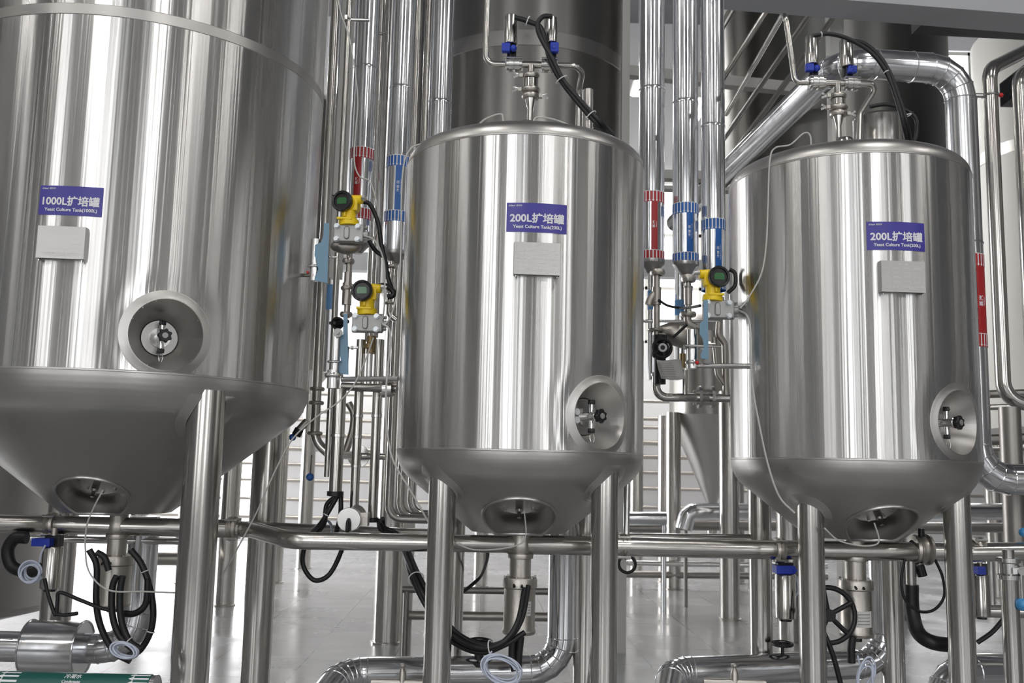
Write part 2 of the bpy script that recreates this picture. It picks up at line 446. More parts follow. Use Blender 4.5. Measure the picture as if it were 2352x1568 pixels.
def tag_text(mb, rows, f, rot=0):
    for (txt, w, h, ox, oy, bold, shear) in rows:
        g = text_fit(txt, w, h, 0, shear); bw = h * bold
        nf = (f(ox + .001, oy) - f(ox, oy)).cross(f(ox, oy + .001) - f(ox, oy)).normalized()
        for i, (a, c) in enumerate(((0, 0),) if not bold else ((-bw, 0), (bw, 0), (0, bw), (0, -bw), (.7 * bw, .7 * bw), (-.7 * bw, .7 * bw), (.7 * bw, -.7 * bw), (-.7 * bw, -.7 * bw), (0, 0))):
            put_text(mb, g, lambda u, v: f(u + ox + a, v + oy + c) + nf * (i * .00004), 0)

def culture_tank(label, cx, cy, R, zs, zt, rk, apex_r, legs, leg_r, port, recess, stick, plate, capacity, top, streak, group):
    root = thing('culture_tank', label, 'tank', (cx, cy, 0), group)
    # profile from the cone tip up to the lid
    slope = .80; pb = []; ang_end = math.radians(51.3); rb_ = .16 if R > .5 else .115
    for k in range(9):
        th = ang_end * (1 - k / 8); pb.append((R - rb_ + rb_ * math.cos(th), zs - rb_ * math.sin(th)))
    r1, z1 = pb[0]; za_ = apex_r; apex_r = r1 - (z1 - za_) / slope; cone = [(apex_r, za_), (r1, z1)]
    low = [(.02, za_), cone[0]] + pb
    hi = [(R, zt)] + [(R - rk + rk * math.cos(t), zt + rk * math.sin(t)) for t in [math.radians(9 * k) for k in range(1, 9)]]
    r2, z2 = hi[-1]
    dome = [(r2 * f, z2 + r2 * (1 - f) * .30 - .02 * (1 - f) ** 2 * r2) for f in (.8, .6, .4, .2, .05)]
    full = low + [(R, zt)]
    # port on the wall
    phi, pz = on_cyl(port[0], port[1], cx, cy, R); pr_ = port[2]
    pn = Vector((math.sin(phi), -math.cos(phi), 0)); Cp = Vector((cx, cy, 0)) + pn * R; Cp.z = pz
    dimf = lambda d: .0035 * math.exp(-((d - pr_ * 1.18) / (pr_ * .42)) ** 2)
    b = rev_shell(cx, cy, [(R, zs), (R, zt)], [(Cp, pn, pr_)], dim=[(Cp, pn, dimf)])
    b.build('jacket', streak, root)
    col = collar(cx, cy, full, Cp, pn, pr_, pr_ * 1.26, .0016, lip=.003, dim=dimf); col.build('port_collar', M_SATIN, root)
    fn, back = funnel(cx, cy, full, Cp, pn, pr_, pr_ * port[3], port[4])
    cup = fn.build('port_cup', M_SATIN, root)
    bc = Cp + pn * (back + .001); pl = MB(); pl.cyl(bc, bc + pn * .004, pr_ * port[3] * 1.0, seg=48); plo = pl.build('port_plate', M_PLATE, root)
    # sampling valve
    sv = MB(); k = .020
    t, bb = disc_frame(pn); up = Vector((0, 0, 1))
    sv.cyl(bc, bc + pn * 0.01536, 0.03072, seg=32).cyl(bc + pn * 0.0128, bc + pn * 0.0704, 0.01408, seg=20)
    sv.cyl(bc + pn * 0.0384 - up * 0.0384, bc + pn * 0.0384 + up * 0.0384, 0.007936, seg=14)
    sv.torus(bc + pn * 0.06656, pn, 0.01536, 0.0032, 24, 8)
    svo = sv.build('sampling_valve', M_BRIGHT, root)
    kn = MB(); star_knob(kn, bc + pn * 0.0704, pn, 0.01984, 0.01664); kno = kn.build('handwheel', M_BLKPL, svo)
    MB().cyl(bc + pn * 0.08448, bc + pn * 0.08896, 0.008704, seg=20).build('hub_cap', M_GREYCAST, svo)
    for sgn in (-1, 1):
        q = bc + pn * 0.0384 + up * sgn * 0.03584
        kb = MB(); star_knob(kb, q, up * sgn, 0.0096, 0.01408, 6); kb.build('cap_knob', M_BLKPL, svo)
    ch = MB(); ch.tube(spline([bc + pn * 0.0384 - up * 0.04608, bc + pn * 0.04608 - up * 0.064 + t * 0.00512, bc + pn * 0.04352 - up * 0.08192, bc + pn * 0.0384 - up * 0.064 - t * 0.00512, bc + pn * 0.03584 - up * 0.04864], 6), 0.001024, 6); ch.build('chain', M_BRIGHT, svo)
    if capacity == '200L':
        for dz_ in (-.012, .013):
            q = bc - t * .040 + up * dz_; MB().cyl(q, q + pn * .022, .0105, seg=24, bev=.002).build('white_plug', M_WHITE, plo)
    # hollow cut into the cone for the man hole
    raz, rr, rrad = recess; rd = Vector((math.sin(raz), -math.cos(raz), 0)); sl = math.atan(slope)
    rn = (rd * math.sin(sl) - Vector((0, 0, 1)) * math.cos(sl)).normalized()
    Cr = Vector((cx, cy, 0)) + rd * rr; Cr.z = cone[0][1] + (rr - apex_r) * slope
    cprof = low
    MBc = rev_shell(cx, cy, low, [(Cr, rn, rrad * .985)], seg=480, dz=.0055); MBc.build('cone_bottom', M_SATIN, root)
    t2, b2 = disc_frame(rn); rim = MB()
    def rp(th, rad, dn):
        p = surf_pt(cx, cy, cprof, Cr, rn, rad * math.cos(th), rad * math.sin(th), t2, b2)
        q = p - Cr
        s = max(-.03, min(.03, q.dot(rn)))
        return q - rn * q.dot(rn) + Cr + rn * (s + dn)
    ths = [2 * math.pi * k / 64 for k in range(64)]
    rim.tube([rp(th, rrad, .001) for th in ths], .0055, 8, closed=True)
    rim.build('recess_rim', M_PLATE, root)
    cup2 = MB(); cup2.rings([[rp(th, rrad * s, -d) for th in ths] for s, d in ((1, 0), (.97, .03), (.94, .085))], cap0=False)
    c2 = cup2.build('recess_cup', M_SATIN, root)
    bolts = MB(); base = Cr - rn * .085
    for k2 in range(8):
        th = 2 * math.pi * k2 / 8; q = base + (t2 * math.cos(th) + b2 * math.sin(th)) * rrad * .55
        bolts.hexa(q, q + rn * .014, .006)
    bolts.cyl(base, base + rn * .006, rrad * .66, seg=40)
    bolts.build('hatch_flange', M_PLATE, c2)
    pb_ = MB(); pb_.cyl(base, base + rn * .05, .012, seg=14).cyl(base + rn * .05, base + rn * .075, .006, seg=10); pb_.build('temperature_probe', M_TUBE, c2)
    # lid
    top_ = MB(); top_.lathe([(r, z) for r, z in hi + dome], (cx, cy, 0), seg=160, cap0=False); top_.build('lid', M_SATIN, root)
    if top:
        tz = dome[-1][1]
        MB().lathe([(.034, tz - .03), (.034, tz + .02), (.026, tz + .032)], (cx, cy, 0), seg=32).build('lid_socket', M_TUBE, root)
        for (dx, dy, hh, r) in top:
            q = Vector((cx + dx, cy + dy, z2 + .02)); MB().cyl(q, q + Vector((0, 0, hh)), r, seg=14, bev=.001).build('probe_socket', M_TUBE, root)
    # seam bands
    for z in (zs, zt):
        MB().lathe([(R - .0005, z - .004), (R + .0012, z - .002), (R + .0012, z + .002), (R - .0005, z + .004)], (cx, cy, 0), seg=200, cap0=False, cap1=False).build('weld_seam', M_SATIN, root)
    # legs
    for (lx, ly) in legs:
        d = math.hypot(lx - cx, ly - cy); up_r = d + leg_r * .5
        zc = cone[0][1] + (min(d, r1) - apex_r) * slope
        zt_leg = zc + .03
        for (ra, za), (rb, zb) in zip(low, low[1:]):
            if ra <= min(R * .99, d + leg_r) <= rb: zt_leg = max(zt_leg, za + (zb - za) * (min(R * .99, d + leg_r) - ra) / max(1e-6, rb - ra) + .004)
        lg = MB().cyl((lx, ly, .0), (lx, ly, zt_leg), leg_r, seg=40).build('leg', M_TUBE, root)
        MB().lathe([(leg_r * 1.5, 0), (leg_r * 1.5, .01), (leg_r * 1.05, .014), (leg_r * 1.05, .03), (leg_r, .032)], (lx, ly, 0), seg=32).build('foot_plate', M_PLATE, lg)
        pd = MB(); rows = []
        for rr_, l in ((leg_r * 1.02, .012), (leg_r * 1.15, .006), (leg_r * 1.5, .003), (leg_r * 1.62, -.001)):
            row = []
            for k3 in range(48):
                a = 2 * math.pi * k3 / 48; x, y = lx + rr_ * math.cos(a), ly + rr_ * math.sin(a); dd = math.hypot(x - cx, y - cy)
                if dd > R * .985: x, y, dd = cx + (x - cx) * R * .985 / dd, cy + (y - cy) * R * .985 / dd, R * .985
                z = None
                for (ra, za), (rb, zb) in zip(low, low[1:]):
                    if ra <= dd <= rb: z = za + (zb - za) * (dd - ra) / max(1e-6, rb - ra); break
                if z is None: z = zs if dd > R * .9 else low[0][1]
                row.append(Vector((x, y, z - l)))
            rows.append(row)
        pd.rings(rows, cap0=False, cap1=False); pd.build('leg_pad', M_SATIN, lg)
    # sticker
    u0, v0 = stick; ph, z0 = on_cyl(u0, v0, cx, cy, R); f = wrap(cx, cy, R + .0012, ph, z0)
    sw, sh = .182, .089
    st = patch(MB(), f, sw, sh).build('name_sticker', M_LBL, root, recalc=False)
    f2 = wrap(cx, cy, R + .0018, ph, z0); tx = MB()
    tag_text(tx, [(capacity + '扩培罐', .162, .029, .001, -.001, .032, 0), ('Yeast Culture Tank(%s)' % capacity, .146 if capacity == '200L' else .150, .0125, .002, -.0290, .03, 0),
                  ('☆Xbeerf', .020, .0060, -.075, .036, .02, .3), ('斯贝尔', .018, .0056, -.0535, .036, .02, .25)], f2)
    tx.build('lettering', M_WHITE, st, recalc=False)
    # name plate on a folded bracket
    ph, z0 = on_cyl(plate[0], plate[1], cx, cy, R); pn2 = Vector((math.sin(ph), -math.cos(ph), 0)); pt = Vector((math.cos(ph), math.sin(ph), 0))
    pc = Vector((cx, cy, z0)) + pn2 * (R + .020); pw, phh = .134, .096
    M = Matrix((pt, pn2, Vector((0, 0, 1)))).transposed()
    pm = MB(); pm.box(pc, (pw, .0015, phh), m=M)
    for sx in (-1, 1): pm.box(pc + pt * sx * pw / 2 - pn2 * .012, (.0015, .026, phh), m=M)
    po = pm.build('nameplate', M_PLATE, root)
    fp = lambda u, v: pc + pt * u + Vector((0, 0, v)) + pn2 * .0011
    rows = [('山东豪鲁工程技术有限公司', .112, .0062, .004, -.032, .0, 0), ('SHANDONG HAOLU ENGINEERING TECHNOLOGY CO.,LTD', .100, .0022, .004, -.0385, 0, 0)]
    if capacity == '200L':
        rows += [('酵母扩培罐', .03, .006, .0, .038, 0, 0)]
        for j, (a, c, e, g) in enumerate((('设计压力', '0.3MPa', '设备编号', '2106'), ('工作温度', '0-100℃', '容器净重', '260kg'), ('有效容积', '200L', '制造日期', '2021.06'), ('产品编号', 'HL21-0206', '监检', '合格'))):
            for txt, ox, w in ((a, -.050, .02), (c, -.022, .020), (e, .012, .022), (g, .042, .020)): rows.append((txt, w, .0042, ox, .026 - j * .0135, 0, 0))
    pl2 = MB(); tag_text(pl2, rows, fp)
    for j in range(4): patch(pl2, lambda u, v: fp(-.022 + u, .0225 - j * .0135 + v), .026, .0004, 1); patch(pl2, lambda u, v: fp(.042 + u, .0225 - j * .0135 + v), .026, .0004, 1)
    pl2.build('plate_lettering', M_LTPR, po, recalc=False)
    sc = MB()
    for sx in (-1, 1):
        q = pc + pt * sx * (pw / 2 - .006) - Vector((0, 0, phh / 2 + .002)) - pn2 * .008; sc.cyl(q, q - Vector((0, 0, .005)), .003, seg=10)
    sc.build('plate_bolt', M_BRIGHT, po)
    return root, cone[0][1], (r2, z2), dome[-1][1]

T1, apex1, _, _ = culture_tank('large 1000L stainless yeast culture tank on thick legs, the widest tank', -1.362, 3.385, .633, 1.605, 3.6, .11, 1.168,
    [(-.944, 2.98), (-.958, 3.82), (-1.735, 3.80), (-1.77, 2.98)], .0565, (383, 768, .108, .50, .10), (math.radians(3), .245, .115), (162, 461), (146, 560), '1000L', [], M_SHELL, None)
b = MB()
z = at(250, 20, 2.75).z
b.lathe([(.633, z - .018), (.6345, z - .016), (.6345, z + .016), (.633, z + .018)], (-1.362, 3.385, 0), seg=200, cap0=False, cap1=False); b.build('girth_band', M_SATIN, T1)
T2, apex2, _, lid2 = culture_tank('200L stainless yeast culture tank standing centrally beside the 1000L tank', .034, 3.17, .402, 1.40, 2.346, .056, 1.145,
    [(-.200, 2.93), (.291, 2.93), (-.19, 3.42), (.275, 3.42)], .041, (1383, 955, .098, .56, .075), (0., .21, .112), (1233.5, 500), (1232, 597), '200L',
    [(-.10, -.02, .05, .006), (.045, -.13, .02, .006)], M_SHELL, None)
T3, apex3, _, lid3 = culture_tank('200L stainless yeast culture tank next to the insulated steam riser and stair rails', 1.162, 3.27, .402, 1.398, 2.349, .058, 1.145,
    [(.962, 3.09), (1.428, 3.09), (.925, 3.57), (1.40, 3.57)], .041, (2207, 970, .098, .56, .075), (math.radians(5), .21, .112), (2060, 542), (2068, 638), '200L',
    [(-.10, -.02, .06, .006)], M_SHELL, None)
# ---------------------------------------------------------------- big fermenters behind the row
def fermenter(label, X, Y, R, zc, ztop, tip, legs, leg_r, m, bands=(), group=None, seg=140, lid=.35):
    root = thing('fermenter_tank', label, 'tank', (X, Y, 0), group)
    MB().lathe([(R, zc), (R, ztop)], (X, Y, 0), seg=seg, cap0=False, cap1=False).build('jacket', m, root)
    MB().lathe([(.06, tip), (R * .97, zc - .04), (R, zc)], (X, Y, 0), seg=seg, cap1=False).build('cone_bottom', M_SATIN, root)
    MB().lathe([(R, ztop), (R * .95, ztop + .1), (R * .5, ztop + lid), (.05, ztop + lid + .08)], (X, Y, 0), seg=seg, cap0=False).build('lid', M_SATIN, root)
    for z in bands: MB().lathe([(R - .001, z - .07), (R + .006, z - .066), (R + .006, z + .066), (R - .001, z + .07)], (X, Y, 0), seg=seg, cap0=False, cap1=False).build('girth_band', M_SATIN, root)
    for lx, ly in legs:
        d = min(R * .97, math.hypot(lx - X, ly - Y)); z = tip + (zc - .04 - tip) * d / (R * .97)
        lg = MB().cyl((lx, ly, 0), (lx, ly, z + .06), leg_r, seg=28).build('leg', M_TUBE, root)
        MB().lathe([(leg_r * 1.12, 0), (leg_r * 1.12, .012), (leg_r, .016)], (lx, ly, 0), seg=28).build('foot_plate', M_CAST, lg)
    MB().cyl((X, Y, tip - .35), (X, Y, tip + .02), .06, seg=20).build('outlet_pipe', M_PIPE, root)
    return root
zb = at(1140, 85, 7.65).z
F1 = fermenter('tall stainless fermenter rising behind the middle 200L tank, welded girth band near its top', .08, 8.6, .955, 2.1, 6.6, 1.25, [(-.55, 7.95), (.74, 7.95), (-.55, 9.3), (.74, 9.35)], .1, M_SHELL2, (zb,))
F3 = fermenter('tall stainless fermenter in painted shade behind the stair rails and the insulated steam pipe', 2.98, 8.7, 1.02, 2.1, 6.6, 1.25, [(2.085, 9.16), (2.3, 8.0), (3.7, 8.0), (3.75, 9.4)], .092, M_SHADESHELL)
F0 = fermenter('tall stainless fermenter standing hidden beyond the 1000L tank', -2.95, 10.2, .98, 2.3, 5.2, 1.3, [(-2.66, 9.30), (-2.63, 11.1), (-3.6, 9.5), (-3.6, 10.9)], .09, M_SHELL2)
F5 = fermenter('squat broad steel vessel low on the floor behind the 1000L tank cone', -3.55, 6.0, .76, .47, 2.7, .26, [(-3.1, 5.6), (-4.0, 5.6), (-3.55, 6.5)], .05, M_SATIN, lid=.2)
F6 = fermenter('fermenter painted pale for window light, beyond the twin bent pipes by the bright window', 6.3, 10.5, .98, 1.9, 6.4, 1.2, [(5.6, 9.8), (6.8, 9.8), (5.6, 11.2), (6.8, 11.2)], .09, M_PAINT, (at(2300, 305, 9.7).z,))  # pale paint instead of steel stands in for window light on its side
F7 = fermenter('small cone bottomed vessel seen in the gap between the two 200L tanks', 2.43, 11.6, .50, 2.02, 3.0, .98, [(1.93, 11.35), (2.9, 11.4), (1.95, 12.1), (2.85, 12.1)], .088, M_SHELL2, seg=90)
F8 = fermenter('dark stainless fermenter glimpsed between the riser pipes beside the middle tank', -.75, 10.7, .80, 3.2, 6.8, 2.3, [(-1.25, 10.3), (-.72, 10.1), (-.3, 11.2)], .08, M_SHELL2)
# unseen opposite row, added so its dark bodies show as bands in the polished tanks
for i, (X, Y, R_) in enumerate(((-6.4, -4.6, 1.1), (-3.3, -5.2, .9), (.9, -5.6, .8), (4.6, -4.8, 1.0), (8.2, -2.5, 1.2), (-6.8, 1.2, 1.2), (7.8, 3.6, 1.2))):
    fermenter(('far', 'second', 'third', 'fourth', 'fifth', 'sixth', 'seventh')[i] + ' of the unseen fermenters in the opposite row behind the viewer', X, Y, R_, 2.0, 5.6, 1.1, [(X + a * R_ * .7, Y + b * R_ * .7) for a in (-1, 1) for b in (-1, 1)], .09, M_SHELL2, group='unseen fermenters of the opposite row', seg=64)
# single far legs / posts seen through the gaps
def post(px, py, r, top, label, Y=None, name='steel_post', sq=0):
    d = ray(px, py); t = -EYE / d.z; p = Vector((0, 0, EYE)) + d * t
    if Y: p = Vector((at(px, py, Y).x, Y, 0))
    mb = MB()
    if sq: mb.box((p.x, p.y, top / 2), (sq, sq, top))
    else: mb.cyl((p.x, p.y, 0), (p.x, p.y, top), r, seg=24).lathe([(r * 1.2, 0), (r * 1.2, .012), (r, .016)], (p.x, p.y, 0), seg=24)
    return tag(mb.build(name, M_TUBE if not sq else M_PAINT), label, 'post')
post(887, 1475, .103, 5.0, 'thick round steel post standing behind the drop tubes')
post(696, 1305, .09, 2.6, 'slim pale steel post farthest off in the gap beside the 1000L tank')
post(1461, 1322, .085, 2.5, 'dull steel post just beyond the clamp by the middle tank')
post(930, 1500, .03, 1.30, 'thin square upright standing beside the thick fermenter leg', Y=6.6, sq=.07)
# painted building frame
cx_ = at(1436, 200, 7.4).x
tag(MB().box((cx_, 7.4, ZC / 2), (.062, .09, ZC)).build('frame_column', M_PAINT), 'slim cream painted square column beside the middle fermenter', 'column')
c2 = at(790, 250, 8.5); z2_ = at(790, 640, 8.5).z; tag(MB().box((c2.x, 8.5, (z2_ + ZC) / 2), (.10, .12, ZC - z2_)).build('frame_column', M_PAINT), 'cream painted square column glimpsed beside the 1000L tank', 'column')
c3 = at(1922, 300, 5.6); tag(MB().box((c3.x, 5.6, ZC / 2), (.085, .085, ZC)).build('frame_column', M_PAINT), 'pale square column dropping from the beam behind the top valves', 'column')
a, b_ = at(1440, 165, 7.45), at(1900, 212, 7.5)
tag(MB().bar(a, b_, .09, .085).build('frame_rail', M_PAINT), 'level pale painted rail crossing behind the stair rails', 'rail')
a, b_ = at(1440, 401, 7.42), at(1700, 408, 7.42); tag(MB().bar(a, b_, .1, .07).build('frame_rail', M_PAINT), 'short pale rail between the riser pipes, the upper one', 'rail')
a, b_ = at(1440, 431, 7.42), at(1700, 438, 7.42); tag(MB().bar(a, b_, .1, .03).build('frame_rail', M_PAINT), 'short thin rail between the riser pipes, the lower one', 'rail')
tag(MB().bar((XL, 13.4, at(1200, 611, 13.4).z), (XR, 13.4, at(1200, 611, 13.4).z), .2, .26).build('frame_rail', M_SLAB), 'long grey painted girder crossing far behind the risers below their banded ends', 'girder')
# mezzanine beam and deck
q = [at(1440, 6, 5.4), at(2352, 82, 5.9)]; zb = 4.02
d0 = Vector((3.9, .42, 0)).normalized(); nrm = Vector((-d0.y, d0.x, 0))
P0 = Vector((at(1440, 40, 5.15).x, 5.0, zb))
def hz(px, py, z):   # pixel on a level plane
    d = ray(px, py); t = (z - EYE) / d.z; return Vector((0, 0, EYE)) + d * t
A0, A1 = hz(1945, 0, zb), hz(2352, 32, zb); B0, B1 = hz(1700, 25, zb), hz(2352, 77, zb)
dA = (A1 - A0).normalized(); dB = (B1 - B0).normalized(); 
def ln(P, d, x): return P + d * ((x - P.x) / d.x)
xa, xb = .75, 4.2
mb = MB(); f0, f1, g0, g1 = ln(A0, dA, xa), ln(A0, dA, xb), ln(B0, dB, xa), ln(B0, dB, xb)
up = Vector((0, 0, .5)); v = [mb.b.verts.new(p) for p in (f0, f1, g1, g0, f0 + up, f1 + up, g1 + up, g0 + up)]
for f in ((0, 1, 2, 3), (4, 5, 6, 7), (0, 1, 5, 4), (2, 3, 7, 6), (0, 3, 7, 4), (1, 2, 6, 5)): mb.b.faces.new([v[i] for i in f])
tag(mb.build('mezzanine_beam', M_SLAB, ang=30), 'wide grey painted mezzanine beam overhead above the steam pipe', 'beam')
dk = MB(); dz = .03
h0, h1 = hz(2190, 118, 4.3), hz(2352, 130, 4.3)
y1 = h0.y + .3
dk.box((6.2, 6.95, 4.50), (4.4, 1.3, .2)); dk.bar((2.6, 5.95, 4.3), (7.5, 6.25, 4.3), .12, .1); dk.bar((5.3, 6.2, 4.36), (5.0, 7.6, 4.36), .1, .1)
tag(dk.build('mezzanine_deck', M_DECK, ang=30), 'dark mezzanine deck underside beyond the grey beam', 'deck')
# stair rails
RL = [((1662, 60), (1712, -32)), ((1662, 178), (1797, -32)), ((1660, 318), (1905, -32)), ((1662, 378), (1970, -35))]
for i, ((x0, y0), (x1, y1)) in enumerate(RL):
    o = MB().tube([at(x0 - 28, y0 + 44, 6.4), at(x1, y1, 5.2)], .018 if i else .022, 16).build('stair_rail', M_PIPE)
    tag(o, 'slanting steel stair rail tube, ' + ('topmost of the four', 'second from the top of the four', 'third from the top of the four', 'lowest of the four')[i], 'rail', 'slanting stair rails')
o = MB().bar(at(1640, 425, 6.3), at(1905, 150, 5.3), .03, .10).build('stair_stringer', M_SLAB, ang=30)
tag(o, 'slanting pale edged steel stair stringer under the stair rails', 'stair')
# ---------------------------------------------------------------- clad risers with bands
def vert(px, py, Y): return at(px, py, Y).x
def arrow_band(parent, cx, cy, r, z, h, m, down=True, name='arrow_band'):
    bd = MB(); bd.lathe([(r - .001, z - h / 2), (r + .0006, z - h / 2), (r + .0006, z + h / 2), (r - .001, z + h / 2)], (cx, cy, 0), seg=56, cap0=False, cap1=False)
    b = bd.build(name, m, parent); w = MB(); n = max(16, int(2 * math.pi * r / .0145))
    for k in range(n):
        f = wrap(cx, cy, r + .0012, 2 * math.pi * k / n, z); hw = .0022
        w.quad(f(-hw, -h * .34), f(hw, -h * .34), f(hw, h / 2), f(-hw, h / 2))
        w.b.faces.new([w.b.verts.new(f(*p)) for p in ((-.0055, -h * .34), (0, -h / 2), (.0055, -h * .34))])
    w.lathe([(r + .0011, z + h / 2 - .0022), (r + .0013, z + h / 2 - .0022), (r + .0013, z + h / 2), (r + .0011, z + h / 2)], (cx, cy, 0), seg=56, cap0=False, cap1=False)
    w.build('white_arrows', M_WHITE, b, recalc=False)
def vtext(parent, f, rows):
    tx = MB()
    for (txt, w, h, ox, oy) in rows:
        g = text_fit(txt, w, h); bw = h * .03
        nf = (f(.001, 0) - f(0, 0)).cross(f(0, .001) - f(0, 0)).normalized()
        for i, a in enumerate((-bw, bw)): put_text(tx, g, lambda u, v: f(u, v) + nf * (i * .00006), math.pi / 2, (ox + a, oy))
    tx.build('lettering', M_WHITE, parent, recalc=False)
def riser(label, px, py, Y, wpx, z0, z1, seams, bands=None, m=None, strip=None, words=None, cone=True, group=None, strip_w=None, phi=0.):
    x = vert(px, py, Y); r = wpx / 2 / F_PX * Y / math.cos(math.atan((px - 1176) / F_PX)) * .98
    root = thing('clad_riser_pipe', label, 'pipe', (x, Y, z0), group)
    c = MB(); c.lathe([(r, z0), (r, z1)], (x, Y, 0), seg=56); c.build('cladding', M_CLAD, root)
    for py_ in seams:
        z = at(px, py_, Y - r).z
        MB().lathe([(r, z - .012), (r + .0022, z - .011), (r + .0022, z - .004), (r + .0008, z - .002), (r + .0022, z), (r, z + .002)], (x, Y, 0), seg=56, cap0=False, cap1=False).build('seam_ring', M_CLAD, root)
    if cone:
        MB().lathe([(r * .34, z0 - r * .8), (r * 1.0, z0 - .004), (r * 1.03, z0), (r * 1.03, z0 + .012), (r, z0 + .014)], (x, Y, 0), seg=48).build('end_cone', M_PLATE, root)
    if bands:
        zs_ = [at(px, b, Y - r).z for b in bands]
        for z in zs_: arrow_band(root, x, Y, r, z, .047, m)
        ph = phi + math.atan2(0 - x, Y) * -1 if False else phi
        sw = strip_w or r * .62; f = wrap(x, Y, r + .001, ph, (zs_[0] + zs_[1]) / 2)
        st = patch(MB(), f, sw, abs(zs_[0] - zs_[1]) - .047, 6).build('colour_strip', m, root, recalc=False)
        fw = wrap(x, Y, r + .0016, ph, (zs_[0] + zs_[1]) / 2 + .005)
        if words: vtext(st, fw, [(words[0], words[2], sw * .36, -sw * .12, 0), (words[1], words[3], sw * .14, sw * .28, 0)])
    return root, x, r
ZT = ZC
A1_, ax1, ar1 = riser('clad riser pipe with red arrow bands beside the 1000L tank', 838, 200, 3.95, 58, at(815, 560, 3.95).z, ZT, [145], [348, 488], M_RED, words=('蒸汽', 'Steam', .030, .024), phi=-.12, strip_w=.030)
A2_, ax2, ar2 = riser('clad riser pipe with blue arrow bands beside the red banded one', 922, 200, 3.95, 58, at(905, 585, 3.95).z, ZT, [192], [367, 494], M_BLUEV, words=('冷媒 回', 'Refrigerant return', .048, .064), phi=.22, strip_w=.030)
A3_, ax3, ar3 = riser('plain clad riser pipe without bands passing behind the middle 200L tank', 1012, 200, 3.95, 56, 2.0, ZT, [225], None)
B1_, bx1, br1 = riser('clad riser pipe with red arrow bands at the edge of the middle 200L tank', 1497, 200, 3.95, 62, at(1510, 605, 3.95).z, ZT, [194], [449, 585], M_RED, words=('蒸汽', 'Steam', .030, .024), phi=.10, strip_w=.028)
B2_, bx2, br2 = riser('clad riser pipe with blue arrow bands, the lower set and wider cone end', 1574, 200, 3.95, 61, at(1579, 610, 3.95).z, ZT, [224], [475, 590], M_BLUEV, words=('冷媒 供', 'Refrigerant supply', .048, .064), phi=.18, strip_w=.028)
B3_, bx3, br3 = riser('clad riser pipe with a dark blue band above the yellow transmitter', 1637, 200, 3.95, 56, at(1640, 640, 3.95).z, ZT, [280], [512, 650], M_BLUEV, words=('冷媒 回', 'Refrigerant return', .048, .064), phi=.22, strip_w=.028)
# thin bare tubes beside the risers
def bare(label, px, py, Y, r, z0, z1, m=M_PIPE, name='steel_tube', sx=0):
    x = vert(px, py, Y); return tag(MB().cyl((x + sx, Y, z0), (x + sx, Y, z1), r, seg=20).build(name, m), label, 'pipe')
bare('thin bare tube right against the side of the 1000L tank', 800, 60, 3.62, .012, 1.3, ZT)
bare('dark slim tube between the red and blue banded risers by the 1000L tank', 882, 200, 4.15, .020, 1.9, ZT)
bare('bare steel tube behind the red banded riser near the 1000L tank', 868, 200, 4.3, .012, 1.9, ZT)
# pipe hangers
def hanger(px, py, Y, dx, label):
    p = at(px, py, Y); mb = MB(); mb.cyl(p, p + Vector((dx, 0, 0)), .008, seg=12).torus(p, (0, 0, 1), .016, .004, 20, 8).box(p + Vector((0, -.018, 0)), (.012, .012, .018))
    tag(mb.build('pipe_bracket', M_BRIGHT), label, 'bracket')
hanger(796, 45, 3.62, .09, 'small bright pipe clamp at the top beside the 1000L tank')
hanger(886, 78, 4.15, -.10, 'small bright pipe clamp between the risers near the top')

# ---------------------------------------------------------------- mitred clad pipes
def clad_run(name, label, pts, r, bend, n=4, rings=(), extra_rings=True, m=M_CLAD, group=None):
    P = fillet(pts, bend, n); lo = min(P, key=lambda p: p.z)
    root = thing(name, label, 'pipe', lo, group)
    MB().tube(P, r, 40).build('cladding', m, root)
    js = [i for i in range(1, len(P) - 1)] if extra_rings else []
    for i in js:
        ax = (P[i + 1] - P[i - 1]).normalized(); MB().torus(P[i], ax, r, .0022, 40, 6).build('seam_ring', m, root)
    for q, ax in rings: MB().torus(q, ax, r + .0006, .0028, 40, 6).build('seam_ring', m, root)
    return root
# steam riser beside the third tank
Ys = 3.72
p0 = at(2207, 240, Ys); pv = Vector((p0.x, Ys, 0))
zt_ = at(2150, 160, Ys).z; zbt = at(2290, 1100, Ys).z
e1 = Vector((p0.x, Ys, zt_)); e2 = at(1925, 135, Ys - .05); e2 = Vector((e2.x, Ys - .05, zt_ + .0)); e3 = Vector((e2.x - .20, Ys + 2.6, zt_ + .02))
SR = clad_run('clad_steam_pipe', 'large clad steam pipe bending over and down beside the last 200L tank', [Vector((p0.x + 1.2, Ys + .1, zbt)), Vector((p0.x, Ys, zbt)), e1, e2, e3], .060, .13, 4,
    rings=[(Vector((p0.x, Ys, at(2215, 560, Ys).z)), (0, 0, 1)), (e2.lerp(e1, .30), e1 - e2), (e2.lerp(e1, .60), e1 - e2), (Vector((p0.x + .25, Ys, zbt)), (1, 0, 0))])
zA, zB = at(2245, 595, Ys - .06).z, at(2262, 780, Ys - .06).z
for z in (zA, zB): arrow_band(SR, p0.x, Ys, .0605, z, .052, M_RED)
f = wrap(p0.x, Ys, .0618, .48, (zA + zB) / 2)
st = patch(MB(), f, .050, zA - zB - .052, 8).build('colour_strip', M_RED, SR, recalc=False)
vtext(st, wrap(p0.x, Ys, .0624, .40, (zA + zB) / 2 - .005), [('蒸汽', .042, .019, -.004, 0), ('Steam', .034, .006, .012, 0)])
